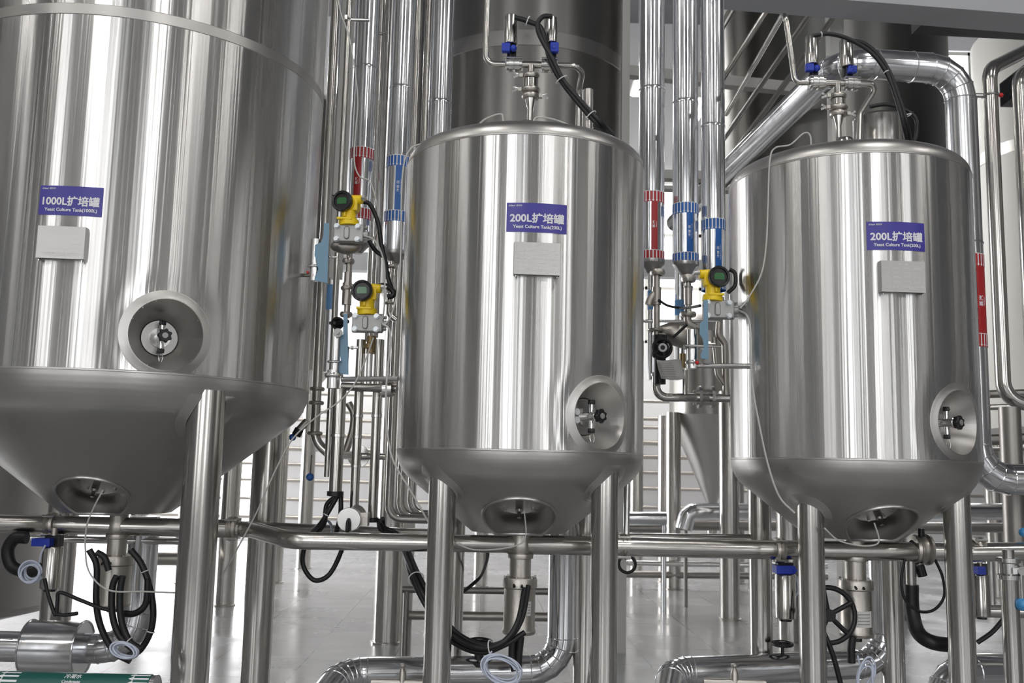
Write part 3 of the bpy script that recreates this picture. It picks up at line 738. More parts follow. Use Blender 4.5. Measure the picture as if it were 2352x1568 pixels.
# twin bent tubes beyond
for i, (px, Yt, zc, lab) in enumerate(((2276, 4.3, 160, 'bare steel tube bending away at the top beside the steam pipe'), (2345, 4.3, 175, 'bare steel tube at the picture edge bending away overhead'))):
    Yt = Yt + i * .3; x = vert(px, 250, Yt); z1 = at(px, zc, Yt).z; z0 = at(px + 40, 925, Yt).z
    T = thing('bent_tube', lab, 'pipe', (x, Yt, z0))
    MB().tube(fillet([(x + .8, Yt + .05, z0), (x, Yt, z0), (x, Yt, z1), (x + .75, Yt + .55, z1 + .50)], .10, 8), .033 if not i else .036, 24).build('tube', M_TUBE, T)
    if not i:
        z = at(2280, 220, Yt).z; mb = MB(); mb.torus((x, Yt, z), (0, 0, 1), .036, .005, 28, 8).cyl((x - .14, Yt, z), (x - .03, Yt, z), .011, seg=14); mb.build('clamp', M_BRIGHT, T)
        MB().ball((x + .045, Yt - .01, z), .011, seg=12).build('clamp_bolt', M_REDP, T)
# ---------------------------------------------------------------- product manifold under the tanks
def coupling(mb, p, ax, r, w=.018):
    a = Vector(ax).normalized(); p = Vector(p)
    mb.lathe([(r * 1.0, -w), (r * 1.28, -w * .8), (r * 1.34, -w * .3), (r * 1.18, 0), (r * 1.34, w * .3), (r * 1.28, w * .8), (r, w)], p, a, seg=36, cap0=False, cap1=False)
zL = at(270, 1208, 3.385).z; yL = 3.385; zM = at(1195, 1250, 3.17).z; yM = 3.17; zR = at(1958, 1262, 3.27).z; yR = 3.27
def manifold(label, pts, r, joints, bend=.12):
    P = fillet(pts, bend, 8); root = thing('manifold_pipe', label, 'pipe', min(pts, key=lambda p: p[2]))
    MB().tube(P, r, 32).build('tube', M_PIPE, root)
    for p, ax in joints:
        mb = MB(); coupling(mb, p, ax, r); j = mb.build('coupling', M_CAST, root)
        bt = MB(); 
        for k in range(4):
            th = math.pi / 4 + k * math.pi / 2; q = Vector(p) + Vector((0, math.cos(th), math.sin(th))) * r * 1.42; bt.hexa(q - Vector((.02, 0, 0)), q + Vector((.02, 0, 0)), .0045)
        bt.build('coupling_bolts', M_BRIGHT, j)
    return root
R_M = .0315
ML = manifold('thick level product pipe under the 1000L tank', [(-2.6, yL, zL + .0), (-.93, yL, zL)], R_M, [((at(120, 1195, yL).x, yL, zL), (1, 0, 0)), ((-.955, yL, zL), (1, 0, 0))])
pA = at(560, 1222, 3.25); pB = at(660, 1243, 3.10); pC = at(950, 1248, 3.13)
MM = manifold('product pipe with stamped lettering stepping across between the 1000L tank and middle tank', [(-.92, yL, zL), (pA.x, 3.36, zL), (pB.x, 3.14, pB.z), (-.0, yM, zM)], .028, [], .10)
tx = MB(); q0 = at(692, 1244, 3.1)
put_text(tx, text_fit('304/1.4301 EN 10357 51.0X1.5 NO. 2106 321-104-201 V', .19, .0052), lambda u, v: Vector((at(760, 1244, 3.11).x + u, 3.135 - .0262, at(760, 1246, 3.11).z + v - u * .0)))
tx.build('stamped_lettering', M_GREYPR, MM, recalc=False)
MR = manifold('thick level product pipe between the two 200L tanks with a bolted coupling', [(.0, yM, zM), (.40, yM + .02, zM), (at(1740, 1258, 3.25).x, 3.25, zM - .005), (1.55, yR, zR), (2.6, yR + .1, zR + .03)], .0315,
    [((at(1432, 1258, 3.2).x, 3.2, zM - .002), (1, .06, 0)), ((at(1790, 1262, 3.25).x, 3.255, zM - .006), (1, .05, 0)), ((at(2245, 1265, 3.29).x, 3.29, zR + .01), (1, .1, 0))])
# conduit runs just behind the manifold
def run(label, pts, r, m=M_PIPE, bend=.06, name='level_tube', cat='pipe', feet=None, tie=None):
    mb = MB().tube(fillet(pts, bend, 6), r, 20); a, b = Vector(pts[0]), Vector(pts[-1])
    for f in (feet or ()):
        p = a.lerp(b, f); mb.cyl((p.x, p.y, 0), p, .02, seg=12)
    if tie: mb.cyl(a.lerp(b, tie[0]), tie[1], .006, seg=10)
    return tag(mb.build(name, m), label, cat)
run('bright thin conduit below the pipe under the 1000L tank', [at(60, 1237, 3.6), at(430, 1243, 3.6)], .013, M_BRIGHT, tie=(.98, (at(440, 1243, 3.6).x, 3.40, zL - .02)))
run('long conduit behind the lettered product pipe', [at(505, 1206, 3.75), at(1030, 1229, 3.48)], .020)
run('long conduit along the back of the pipe between the 200L tanks', [at(1340, 1233, 3.46), at(1765, 1236, 3.58)], .015)
run('far level clad pipe beyond the gap between the 200L tanks', [at(1380, 1190, 9.4), at(1530, 1191, 9.4)], .065, M_CLAD, feet=(.03, .97))
run('lower far level tube beyond the gap between the 200L tanks', [at(1380, 1212, 9.7), at(1530, 1213, 9.7)], .045, M_DARKST, feet=(.03, .97))
run('far clad pipe run with a bend in front of the small cone vessel', [at(1570, 1215, 9.6), at(1580, 1175, 9.6), at(2350, 1175, 10.0)], .085, M_CLAD, .1)
run('dark far pipe run low behind the small cone vessel', [at(1550, 1206, 9.9), at(2350, 1212, 10.2)], .05, M_DARKST, feet=(.03, .97))
run('low far rail on the floor behind the middle tank legs, upper', [at(925, 1353, 6.4), at(1375, 1360, 6.4)], .022, M_DARKST, feet=(.02, .97))
run('low far rail on the floor behind the middle tank legs, lower', [at(925, 1412, 6.55), at(1370, 1418, 6.55)], .030, M_CAST, feet=(.02, .97))
run('far low floor rail in the gap between the 200L tanks', [at(1400, 1292, 11), at(1900, 1300, 11)], .03, M_BRIGHT, feet=(.03, .97))
run('darker far low floor rail in the gap between the 200L tanks', [at(1400, 1318, 11.3), at(1900, 1324, 11.3)], .04, M_DARKST, feet=(.03, .97))
run('far rail above the floor at the lit wall behind the 1000L tank', [at(300, 1282, 9), at(480, 1284, 9)], .06, M_CAST, feet=(.03, .97))
run('short level bright tube at the far gap under the valves', [at(1440, 737, 7.45), at(1650, 738, 7.45)], .014, M_BRIGHT)
# clad pipes near the floor
def clad_floor(label, pts, r, bend, **k): return clad_run('clad_floor_pipe', label, pts, r, bend, **k)
y = 3.62
zf = at(200, 1490, y).z; xv = at(378, 1350, 3.9).x
clad_floor('fat clad pipe near the floor rising beside the 1000L tank leg', [(-2.8, y, zf), (xv, y + .02, zf), (xv, y + .02, 1.14)], .054, .13, n=5)
t_ = thing('clad_valve_cover', 'wider clad drum wrapping the fat pipe under the 1000L tank', 'pipe cover', (at(135, 1490, y).x, y, zf))
xa, xb = at(62, 1490, 3.6).x, at(185, 1490, 3.6).x
MB().cyl((xa, y, zf), (xb, y, zf), .098, seg=48).build('drum', M_CLAD, t_)
for x in (xa, xb): MB().torus((x, y, zf), (1, 0, 0), .098, .004, 48, 8).build('seam_ring', M_CLAD, t_)
zb0 = at(850, 1545, 3.35).z; xe = at(775, 1540, 3.35).x; xu = at(1290, 1400, 3.45).x
clad_floor('clad floor pipe with mitred bends under the middle 200L tank', [(xe - .06, 2.95, zb0 - .12), (xe + .02, 3.35, zb0), (xu, 3.42, zb0 + .01), (xu, 3.42, 1.16)], .050, .11, n=5)
xe2 = at(1540, 1545, 3.4).x; xu2 = at(2024, 1400, 3.62).x; zc0 = at(1650, 1548, 3.4).z
clad_floor('clad floor pipe with mitred bends under the last 200L tank', [(xe2 - .10, 3.0, zc0 - .12), (xe2 + .01, 3.42, zc0), (xu2, 3.60, zc0 + .01), (xu2, 3.60, 1.16)], .050, .11, n=5)
clad_floor('clad bend with a round collar low behind the last tank leg', [(at(2165, 1600, 3.5).x, 3.5, .35), (at(2165, 1545, 3.5).x, 3.5, at(2165, 1545, 3.5).z), (at(2330, 1548, 3.5).x, 3.6, at(2330, 1556, 3.5).z)], .065, .12, n=5)
# condensate pipe with its green band along the bottom edge
zg = at(180, 1540, 2.72).z - .058; G = thing('condensate_pipe', 'clad pipe along the bottom with a green condensate band', 'pipe', (-1.1, 2.75, zg))
MB().cyl((-2.2, 2.75, zg), (-.96, 2.75, zg), .045, seg=48).build('cladding', M_CLAD, G)
def wrapx(x0, y0, z0, r, ph): return lambda u, v: Vector((x0 + u, y0 - r * math.cos(ph + v / r), z0 + r * math.sin(ph + v / r)))
xg = at(165, 1560, 2.72).x; gm = MB(); patch(gm, wrapx(xg, 2.75, zg, .0458, .65), .42, .11, 2, 16); go = gm.build('green_band', M_GREENV, G, recalc=False)
ar = MB(); fg = wrapx(xg, 2.75, zg, .0464, .65)
for sx in (-.178, .178 - .0):
    for k in range(7):
        v0 = -.048 + k * .0155; ar.quad(fg(sx - .012, v0), fg(sx + .030, v0), fg(sx + .030, v0 + .006), fg(sx - .012, v0 + .006))
        ar.b.faces.new([ar.b.verts.new(fg(*p)) for p in ((sx - .012, v0 - .005), (sx - .012, v0 + .011), (sx - .026, v0 + .003))])
ar.build('white_arrows', M_WHITE, go, recalc=False)
tx = MB(); tag_text(tx, [('冷凝水', .046, .018, 0, .022, .02, 0), ('Condensate', .05, .009, 0, .003, .02, 0)], fg); tx.build('lettering', M_WHITE, go, recalc=False)

# far banded pipes glimpsed through the gaps
for px, yb, lab in ((764, (655, 712), 'far pipe with pale blue bands seen past the lower transmitter'), (1500, (668, 712), 'far pipe with blue bands at the edge of the middle tank'), (1562, (690, 725), 'far pipe with blue bands behind the riser feet')):
    x = vert(px, 650, 9.5); P_ = thing('far_banded_pipe', lab, 'pipe', (x, 9.5, 2.25))
    MB().cyl((x, 9.5, 2.25), (x, 9.5, ZC), .055, seg=28).build('cladding', M_CLAD, P_)
    za, zb_ = at(px, yb[0], 9.5).z, at(px, yb[1], 9.5).z
    MB().cyl((x, 9.5, zb_), (x, 9.5, za), .057, seg=28).build('blue_band', M_PBLUE, P_)
# ---------------------------------------------------------------- valves, instruments, hoses
UP = Vector((0, 0, 1)); RX = Vector((1, 0, 0)); FW = Vector((0, 1, 0))
def px2m(n, Y): return n * Y / F_PX
def pts_(L, Y): return [at(p[0], p[1], p[2] if len(p) > 2 else Y) for p in L]
def clampring(mb, p, ax, r, w=.008):
    a = Vector(ax).normalized()
    mb.lathe([(r, -w), (r * 1.45, -w), (r * 1.62, -w * .3), (r * 1.62, w * .3), (r * 1.45, w), (r, w)], p, a, seg=36, cap0=False, cap1=False)
def wing_clamp(parent, p, r, side=1, seed=0):
    """sanitary clamp round an upright ferrule with its wing nut"""
    mb = MB(); clampring(mb, p, UP, r); q = p + Vector((side * r * 1.6, -.006, 0))
    mb.box(q + Vector((side * .004, 0, 0)), (.012, .016, .012)); o = mb.build('clamp', M_CAST, parent)
    w = MB(); w.cyl(q, q + Vector((side * .022, -.004, .006)), .003, seg=10)
    w.prism([(0, -.004), (.016, -.011), (.018, -.004), (.006, 0), (.018, .006), (.014, .012), (0, .004)], q + Vector((side * .012, -.004, 0)), RX * side, UP, FW, .004)
    w.build('wing_nut', M_BRIGHT, o)
def top_valves(label, Y, stem, clamps, tee, vl, vr, al, ar_, bl, br, left, right, socket_z):
    x0 = at(stem[0], stem[1], Y).x; base = Vector((x0, Y, socket_z)); root = thing('valve_cluster', label, 'valve', base)
    zt = at(*tee, Y).z
    mb = MB(); zc = [at(tee[0], c, Y).z for c in clamps]      # lower and upper clamp
    mb.lathe([(.010, socket_z), (.010, zc[0] - .045), (.019, zc[0] - .012), (.019, zc[0]), (.016, zc[0] + .004), (.026, zc[0] + .012), (.026, zc[1] - .012), (.017, zc[1] - .004), (.014, zc[1]), (.014, zt)], (x0, Y, 0), seg=32)
    mb.build('stem', M_TUBE, root)
    wing_clamp(root, Vector((x0, Y, zc[0])), .019, 1); wing_clamp(root, Vector((x0, Y, zc[0] + .022)), .021, -1); wing_clamp(root, Vector((x0, Y, zc[1])), .019, -1)
    pl, pr = at(*vl, Y), at(*vr, Y); zt = (pl.z + pr.z) / 2; zt = pl.z
    MB().cyl((pl.x, Y, zt), (pr.x, Y, zt), .0125, seg=24).build('cross_tube', M_PIPE, root)
    for k, (p, a, b, s) in enumerate(((pl, al, bl, -1), (pr, ar_, br, 1))):
        vb = MB(); c = Vector((p.x, Y, zt)); w = .023
        vb.lathe([(.014, -w - .006), (.022, -w - .004), (.022, -w + .004), (.0265, -w + .005), (.0265, -.003), (.024, -.002), (.024, .002), (.0265, .003), (.0265, w - .005), (.022, w - .004), (.022, w + .004), (.014, w + .006)], c, RX, seg=40)
        for th in (.6, 2.5, 3.8, 5.6): 
            q = c + Vector((0, math.cos(th), math.sin(th))) * .0265; vb.hexa(q - RX * .028, q + RX * .028, .0032)
        vb.cyl(c - UP * .03, c - UP * .02, .008, seg=14)
        v = vb.build('butterfly_valve', M_BRIGHT, root)
        zb0, zb1 = at(p.x, b[1], Y).z, at(p.x, b[0], Y).z
        zA0, zA1 = at(a[0], a[2], Y).z, at(a[0], a[1], Y).z; ax = at(a[0], a[2], Y).x
        cn = MB(); cn.cyl((ax, Y, c.z + .02), (ax, Y, zA0 + .002), .007, seg=14).box((ax + .004, Y + .006, (c.z + .026 + zA0) / 2), (.032, .018, zA0 - c.z - .03)); cn.build('bracket', M_BLKPL, v)
        bk = MB(); hz_ = (zA0 - c.z - .02)
        bk.box((ax - .012 * s * -1 if k else ax - .016, Y - .016, c.z + .02 + hz_ * .62), (.030, .022, hz_ * .62)); bk.ball((ax + .010, Y - .018, c.z + .02 + hz_ * .6), .012, (1, 1, 1.05), 14)
        bk.build('position_block', M_BLUE, v, bevel=.003)
        ac = MB(); ac.lathe([(.0215, zA0), (.024, zA0 + .002), (.024, zA1 - .004), (.022, zA1 - .001), (.019, zA1)], (ax, Y, 0), seg=40); ac.build('pneumatic_cylinder', M_TUBE, root)
    for nm, L in (('supply_tube', left), ('return_tube', right)):
        P = [Vector((q[0], q[1], q[2])) for q in L]
        MB().tube(fillet(P, .042, 8), .0105, 18).build(nm, M_PIPE, root)
    return root
Y2, Y3 = 3.17, 3.27
def A(px, py, Y): v = at(px, py, Y); return (v.x, Y, v.z)
zt2 = at(1180, 148, Y2).z; zt3 = at(1875, 190, Y3).z
lx2 = at(1116, 130, Y2).x; rx2 = at(1340, 155, Y2).x
top_valves('pair of upright pneumatic valves on the lid of the middle 200L tank', Y2, (1218, 250), (222, 176), (1218, 150), (1181, 148), (1262, 152), (1173, 37, 103), (1265, 42, 101), (105, 135), (100, 130),
    [(lx2, Y2, ZT), (lx2, Y2, zt2), (at(1160, 148, Y2).x, Y2, zt2)], [(at(1280, 152, Y2).x, Y2, zt2), (rx2, Y2, zt2), (rx2 - .008, Y2 + .10, zt2 - .05), (rx2 - .005, Y2 + .11, lid2 - .10)], lid2 + .03)
lx3 = at(1826, 185, Y3).x; lt3 = at(1803, 26, Y3)
bx = hz(1668, 262, lt3.z)
top_valves('pair of upright pneumatic valves on the lid of the last 200L tank', Y3, (1926, 300), (262, 222), (1918, 192), (1876, 190), (1955, 195), (1866, 84, 150), (1945, 92, 155), (150, 178), (150, 178),
    [tuple(bx), (lt3.x, Y3, lt3.z), (lx3, Y3, zt3 + .0), (at(1856, 192, Y3).x, Y3, zt3)], [(at(1972, 197, Y3).x, Y3, zt3), (at(2018, 200, Y3).x, Y3, zt3), (at(1990, 240, Y3).x, Y3 + .06, at(1990, 245, Y3).z), (at(1988, 318, Y3).x, Y3 + .08, lid3 - .12)], lid3 + .03)
def hose(name, label, cat, strands, r, ties=(), m=M_BLACK, tie_m=M_TIE, group=None):
    """strands: lists of world points; ties: (point, axis, radius)"""
    lo = min((p for s_ in strands for p in s_), key=lambda p: p.z)
    root = thing(name, label, cat, lo, group)
    for s_ in strands: MB().tube(spline(s_, 8), r, 12).build('hose', m, root)
    SP = [spline(s_, 8) for s_ in strands]
    for p, a, rr in ties:
        near = []
        for q in SP:
            i = min(range(len(q)), key=lambda k: (q[k] - p).length)
            if (q[i] - p).length < .019: near.append((q[i], (q[min(i + 1, len(q) - 1)] - q[max(i - 1, 0)]).normalized()))
        if near:
            p = sum((n_[0] for n_ in near), Vector()) / len(near); a = near[0][1]; rr = max((n_[0] - p).length for n_ in near) + r * 1.12
        MB().torus(p, a, rr, .002, 24, 6).build('cable_tie', tie_m, root)
    return root
def strands(L, Y, offs): return [[p + Vector(o) for p in pts_(L, Y)] for o in offs]
s1 = strands([(1183, 40), (1215, 50), (1243, 68), (1262, 135), (1288, 185), (1335, 245), (1375, 288), (1402, 312, 3.22)], 3.12, [(0, 0, 0), (.004, .014, .006)])
s2 = strands([(1268, 40), (1248, 40), (1235, 56), (1240, 85), (1270, 140), (1295, 188), (1342, 243), (1382, 285), (1408, 310, 3.22)], 3.12, [(0, -.006, 0)])
hose('black_hose_bundle', 'black hose bundle with white ties arching off the middle tank valves', 'hose', s1 + s2, .0085, [(at(1212, 50, 3.12), (1, 0, -.3), .013), (at(1291, 186, 3.12), (.55, 0, -.8), .020), (at(1358, 265, 3.12), (.65, 0, -.75), .019)])
s1 = strands([(1868, 82), (1905, 78), (1950, 90), (2000, 120), (2035, 165), (2058, 225), (2075, 285), (2085, 335, 3.3)], 3.2, [(0, 0, 0)])
s2 = strands([(1947, 92), (1985, 100), (2020, 130), (2045, 170), (2065, 225), (2083, 285), (2092, 335, 3.3)], 3.22, [(0, 0, 0)])
s3 = strands([(1998, 245), (2035, 240), (2075, 250), (2102, 270), (2106, 300), (2098, 335)], 3.45, [(0, 0, 0)])
hose('black_hose_bundle', 'black hoses arching off the valves of the last 200L tank', 'hose', s1 + s2 + s3, .0075, [(at(1884, 80, 3.2), (1, 0, 0), .010), (at(2042, 165, 3.2), (.5, 0, -.9), .016), (at(2082, 266, 3.25), (.3, 0, -.9), .017)])
# small standing vessels behind the lids
x = at(2018, 300, 4.05).x; V = thing('standing_cylinder', 'upright brushed steel cylinder behind the lid of the last tank', 'vessel', (x, 4.05, 0))
zt_ = at(2018, 252, 3.95).z; MB().lathe([(.095, 1.62), (.108, 1.66), (.108, zt_ - .01), (.10, zt_)], (x, 4.05, 0), seg=48).build('body', M_TUBE, V); MB().cyl((x, 4.05, 0), (x, 4.05, 1.63), .03, seg=20).build('stand', M_TUBE, V)
x = at(1350, 250, 3.75).x; V = thing('standing_cylinder', 'slim upright steel cylinder behind the lid of the middle tank', 'vessel', (x, 3.75, 0))
MB().lathe([(.022, 1.6), (.022, at(1350, 207, 3.75).z)], (x, 3.75, 0), seg=32).build('body', M_TUBE, V); MB().cyl((x, 3.75, 0), (x, 3.75, 1.61), .012, seg=14).build('stand', M_TUBE, V)

# ------------- pressure transmitters
def transmitter(label, bez, Y, mirror, brk, rot=0.):
    o = at(*bez, Y); s = -1 if mirror else 1
    Rz = Matrix.Rotation(rot, 3, 'Z')
    def L(x, y, z): return o + Rz @ Vector((x * s, y, z))
    blk = o + Rz @ Vector((.012, .035, -.106)); root = thing('pressure_transmitter', label, 'transmitter', L(.0, .03, -.16))
    ax = Rz @ Vector((0, -1, 0))
    h = MB(); h.lathe([(.024, -.078), (.033, -.074), (.0345, -.05), (.0345, -.002)], o, ax, 40)
    h.cyl(L(.006, .034, -.022), L(.008, .034, -.060), .0255, .0245, 28); h.cyl(L(.008, .034, -.056), L(.009, .034, -.078), .034, .0345, 12)
    h.cyl(L(.012, .036, .016), L(.054, .036, .014), .0165, .0150, 24); h.box(L(.026, .036, -.004), (.026, .036, .044)); h.box(L(.006, .006, -.040), (.008, .012, .022)); h.box(L(.006, .004, -.058), (.052, .012, .008))
    h.build('housing', M_YEL, root, bevel=.002)
    bz = MB(); bz.lathe([(.034, -.008), (.0365, -.002), (.0365, .012), (.0335, .016), (.028, .0145), (.0268, .009)], o, ax, 56, cap0=False, cap1=False); bz.cyl(o + ax * .004, o + ax * .0088, .0272, seg=48)
    for k in range(3):
        a = 2.1 * k + .5; q = o + Vector((math.cos(a), 0, math.sin(a))) * .0345; bz.cyl(q + ax * .008, q + ax * .0155, .0025, seg=10)
    b = bz.build('display_bezel', M_BLKPL, root)
    ex = Rz @ RX
    lc = MB(); lc.prism([(-.017, -.010), (.017, -.010), (.018, .006), (.013, .0125), (-.013, .0125), (-.018, .006)], o + ax * .0089, ex, UP, ax, .0012); lc.build('lcd_window', M_LCD, b)
    g = MB(); g.hexa(L(.050, .034, .018), L(.066, .034, .018), .009); g.cyl(L(.064, .034, .018), L(.074, .034, .018), .0065, seg=14); g.build('cable_gland', M_BRIGHT, root)
    g = MB(); g.hexa(L(-.040, .03, .004), L(-.052, .03, .004), .0075); g.build('plug', M_BRIGHT, root)
    # cast flange body
    f = MB(); f.box(blk, (.102, .036, .060)); f.prism([(.0095 * math.cos(a), .0095 * math.sin(a) + (.013 if math.sin(a) > 0 else -.013)) for a in [2 * math.pi * (k + .5) / 24 for k in range(24)]], blk + Vector((-.006, -.018, 0)), RX, UP, -FW, .007)
    for z in (-.020, .020):
        f.cyl(blk + Vector((-.052, -.004, z)), blk + Vector((.052, -.004, z)), .0135, seg=20)
    f.box(blk + Vector((.006, .03, 0)), (.085, .03, .05)); f.cyl(blk + Vector((.04, -.004, -.002)), blk + Vector((.068, -.004, -.002)), .0125, seg=20); f.cyl(blk + UP * .028, blk + UP * .045, .02, seg=20)
    f.build('flange_body', M_GREYCAST, root, bevel=.004)
    for sx in (-1, 1):
        for sz in (-1, 1):
            q = blk + Vector((sx * .036 - .004, -.016, sz * .0225)); mb = MB(); mb.cyl(q, q + Vector((0, -.007, 0)), .0098, seg=20); mb.hexa(q + Vector((0, -.006, 0)), q + Vector((0, -.016, 0)), .0082); mb.build('bolt', M_ZINC, root)
    for sz in (-.012, .014, -.026):
        mb = MB(); q = blk + Vector((.052, -.006, sz + .006)); mb.hexa(q, q + Vector((.012, -.004, 0)), .0062); mb.build('side_screw', M_ZINC, root)
    # painted bracket
    B = MB(); Yb = Y + (.0 if mirror else .018); q0 = at(brk[0][0], brk[0][1], Yb)
    ol = [(at(px, py, Yb).x - q0.x, at(px, py, Yb).z - q0.z) for px, py in brk]
    B.prism(ol, q0, RX, UP, FW, .004); xs = [p[0] for p in ol]; zs = [p[1] for p in ol]
    xe = (xs[0] if mirror else max(xs[:3])); B.box(q0 + Vector((max(xs) * .5 + sum(xs) / len(xs) * .5 + .004, .020, min(zs) * .76 + max(zs) * .24)), (.004, .038, (max(zs) - min(zs)) * .44)); br = B.build('mounting_bracket', M_BRKT, root, ang=25)
    mb = MB(); q = q0 + Vector((max(xs), .016, min(zs) * .55)); mb.cyl(q - RX * .012, q + RX * .026, .0035, seg=12).hexa(q + RX * .003, q + RX * .010, .0075); mb.build('u_bolt', M_BRIGHT, br)
    return root, blk
TA, ba = transmitter('upper yellow pressure transmitter beside the 1000L tank, its black display uppermost', (788, 463), 3.20, False,
    [(744, 512), (756, 512), (754, 575), (752, 650), (722, 644), (724, 634), (731, 618), (727, 600), (722, 585), (724, 562), (738, 556), (743, 540)], -.28)
TB, bb_ = transmitter('lower yellow pressure transmitter between the 1000L and middle tanks', (833, 668), 3.20, False,
    [(789, 720), (798, 720), (800, 860), (775, 858), (776, 850), (783, 830), (781, 812), (774, 796), (774, 772), (788, 768)], -.15)
TC, bc_ = transmitter('yellow pressure transmitter between the two 200L tanks', (1650, 636), 3.16, True,
    [(1608, 742), (1616, 735), (1617, 688), (1626, 690), (1627, 825), (1610, 822), (1610, 812), (1617, 797), (1614, 778), (1607, 766)], .15)
hose('black_cable', 'black cable drooping from the upper yellow transmitter beside the 1000L tank', 'cable', [pts_([(834, 463), (850, 470), (868, 510), (876, 560), (885, 600), (892, 640), (902, 668)], 3.3), pts_([(845, 548), (862, 575), (880, 588)], 3.36)], .008)
hose('black_cable', 'short black cable looping from the lower yellow transmitter to the blue banded riser', 'cable', [pts_([(868, 657), (884, 656), (902, 668), (903, 678), (890, 682)], 3.25)], .0095)
hose('black_cable', 'black cable curling behind the yellow transmitter between the 200L tanks', 'cable', [pts_([(1676, 618), (1688, 628), (1688, 655), (1672, 672)], 3.2)], .007)
hose('black_cable', 'sagging black cable strung between the risers and the yellow transmitter bracket', 'cable', [pts_([(1512, 688), (1535, 702), (1570, 707), (1608, 702, 3.2)], 3.91), pts_([(1545, 775), (1560, 762), (1578, 745)], 3.7)], .0055)
# ------------- impulse pipework next to the transmitters
def assembly(name, label, cat, items):
    """items: (part name, material, builder)"""
    obs = []; allv = []
    root = None
    for nm, m, mb in items:
        zs = [v.co for v in mb.b.verts]; allv += [v.copy() for v in zs]
    lo = min(v.z for v in allv); cxm = sum(v.x for v in allv) / len(allv); cym = sum(v.y for v in allv) / len(allv)
    root = thing(name, label, cat, (cxm, cym, lo))
    for nm, m, mb in items: mb.build(nm, m, root)
    return root
def up_tube(px, y0, y1, Y, rpx): 
    a = at(px, (y0 + y1) / 2, Y); r = px2m(rpx, Y); return Vector((a.x, Y, at(px, y1, Y).z)), Vector((a.x, Y, at(px, y0, Y).z)), r
def vt(mb, px, y0, y1, Y, rpx, seg=24): p, q, r = up_tube(px, y0, y1, Y, rpx); mb.cyl(p, q, r, seg=seg); return mb
def vt_cl(mb, px, py, Y, rpx, w=.008): a = at(px, py, Y); clampring(mb, a, UP, px2m(rpx, Y), w); return mb
# A stub on the 1000L tank
c = vt(MB(), 725, 550, 645, 3.24, 11.5); cl = vt_cl(MB(), 722, 612, 3.24, 10.5, .004); 
hzt = MB().cyl(at(716, 632, 3.24), Vector((at(676, 630, 3.28).x, 3.30, at(676, 630, 3.28).z)), px2m(4.5, 3.2), seg=16); rd = MB().ball(at(707, 625, 3.2), .005, seg=10)
assembly('impulse_stub', 'bright steel stub with a red dot tapping the 1000L tank wall', 'pipe fitting', [('stub', M_BRIGHT, c), ('clamp', M_BRIGHT, cl), ('tap_tube', M_PIPE, hzt), ('red_button', M_REDP, rd)])
c = vt(MB(), 771, 768, 850, 3.22, 11); c2_ = vt(MB(), 766, 850, 892, 3.22, 14.5); cl = vt_cl(MB(), 769, 831, 3.22, 11, .004); vt_cl(cl, 767, 862, 3.22, 13, .008)
l1, l2 = at(785, 871, 3.22), at(915, 869, 3.16); hz1 = MB().cyl(l1, l2, px2m(6, 3.2), seg=18)
kb = MB(); p = at(777, 765, 3.2); kb.cyl(p, p - FW * .012, .015, seg=28).cyl(p - FW * .012, p - FW * .02, .006, seg=14)
assembly('impulse_stub', 'bright clamped steel stub with a side tube tapping the middle tank', 'pipe fitting', [('stub', M_BRIGHT, c), ('fitting', M_BRIGHT, c2_), ('clamp', M_BRIGHT, cl), ('tap_tube', M_BRIGHT, hz1), ('dial_knob', M_GREYCAST, kb)])
c = vt(MB(), 1590, 757, 846, 3.20, 12); cl = vt_cl(MB(), 1591, 832, 3.20, 11, .006)
ub = MB().tube(fillet([at(1655, 796, 3.17), at(1572, 793, 3.16), at(1572, 800, 3.24), at(1625, 802, 3.24)], .008, 4), .004, 10)
hz1 = MB().cyl(at(1598, 840, 3.20), at(1728, 841, 3.10), px2m(6, 3.2), seg=18); rd = MB().ball(at(1601, 832, 3.16), .007, seg=10)
assembly('impulse_stub', 'bright steel stub with a red dot tapping the last 200L tank', 'pipe fitting', [('stub', M_BRIGHT, c), ('clamp', M_BRIGHT, cl), ('u_bolt', M_BRIGHT, ub), ('tap_tube', M_BRIGHT, hz1), ('red_button', M_REDP, rd)])
# dark pipework below the upper transmitter
Yg = 3.45
p1 = vt(MB(), 800, 575, 730, Yg, 7); vt(p1, 799, 625, 668, Yg, 9); vt(p1, 797, 650, 700, Yg, 11)
cs = MB(); q = at(795, 566, 3.29); cs.ball(q, .050, (1.1, .6, .55), 24).cyl(q, at(800, 577, Yg), .014, seg=16)
cl = MB(); vt_cl(cl, 800, 600, Yg, 9, .009); vt_cl(cl, 797, 662, Yg, 9, .007); vt_cl(cl, 795, 722, Yg, 9, .008)
assembly('drain_valve', 'dark upright pipe and cast trap under the upper yellow transmitter', 'valve', [('upright_tube', M_CAST, p1), ('trap_body', M_CAST, cs), ('union', M_CAST, cl)])
hw = MB(); q = at(775, 742, 3.5); hw.torus(q, (.2, -1, .2), .020, .005, 24, 8).ball(q + FW * .02, .020, seg=14).cyl(q, at(798, 738, 3.45), .008, seg=12).bar(q + Vector((-.03, .0, .0)), q + Vector((.03, 0, 0)), .01, .01); tag(hw.build('valve_handwheel', M_BLACK), 'small black handwheel valve beside the lower yellow transmitter bracket', 'valve')
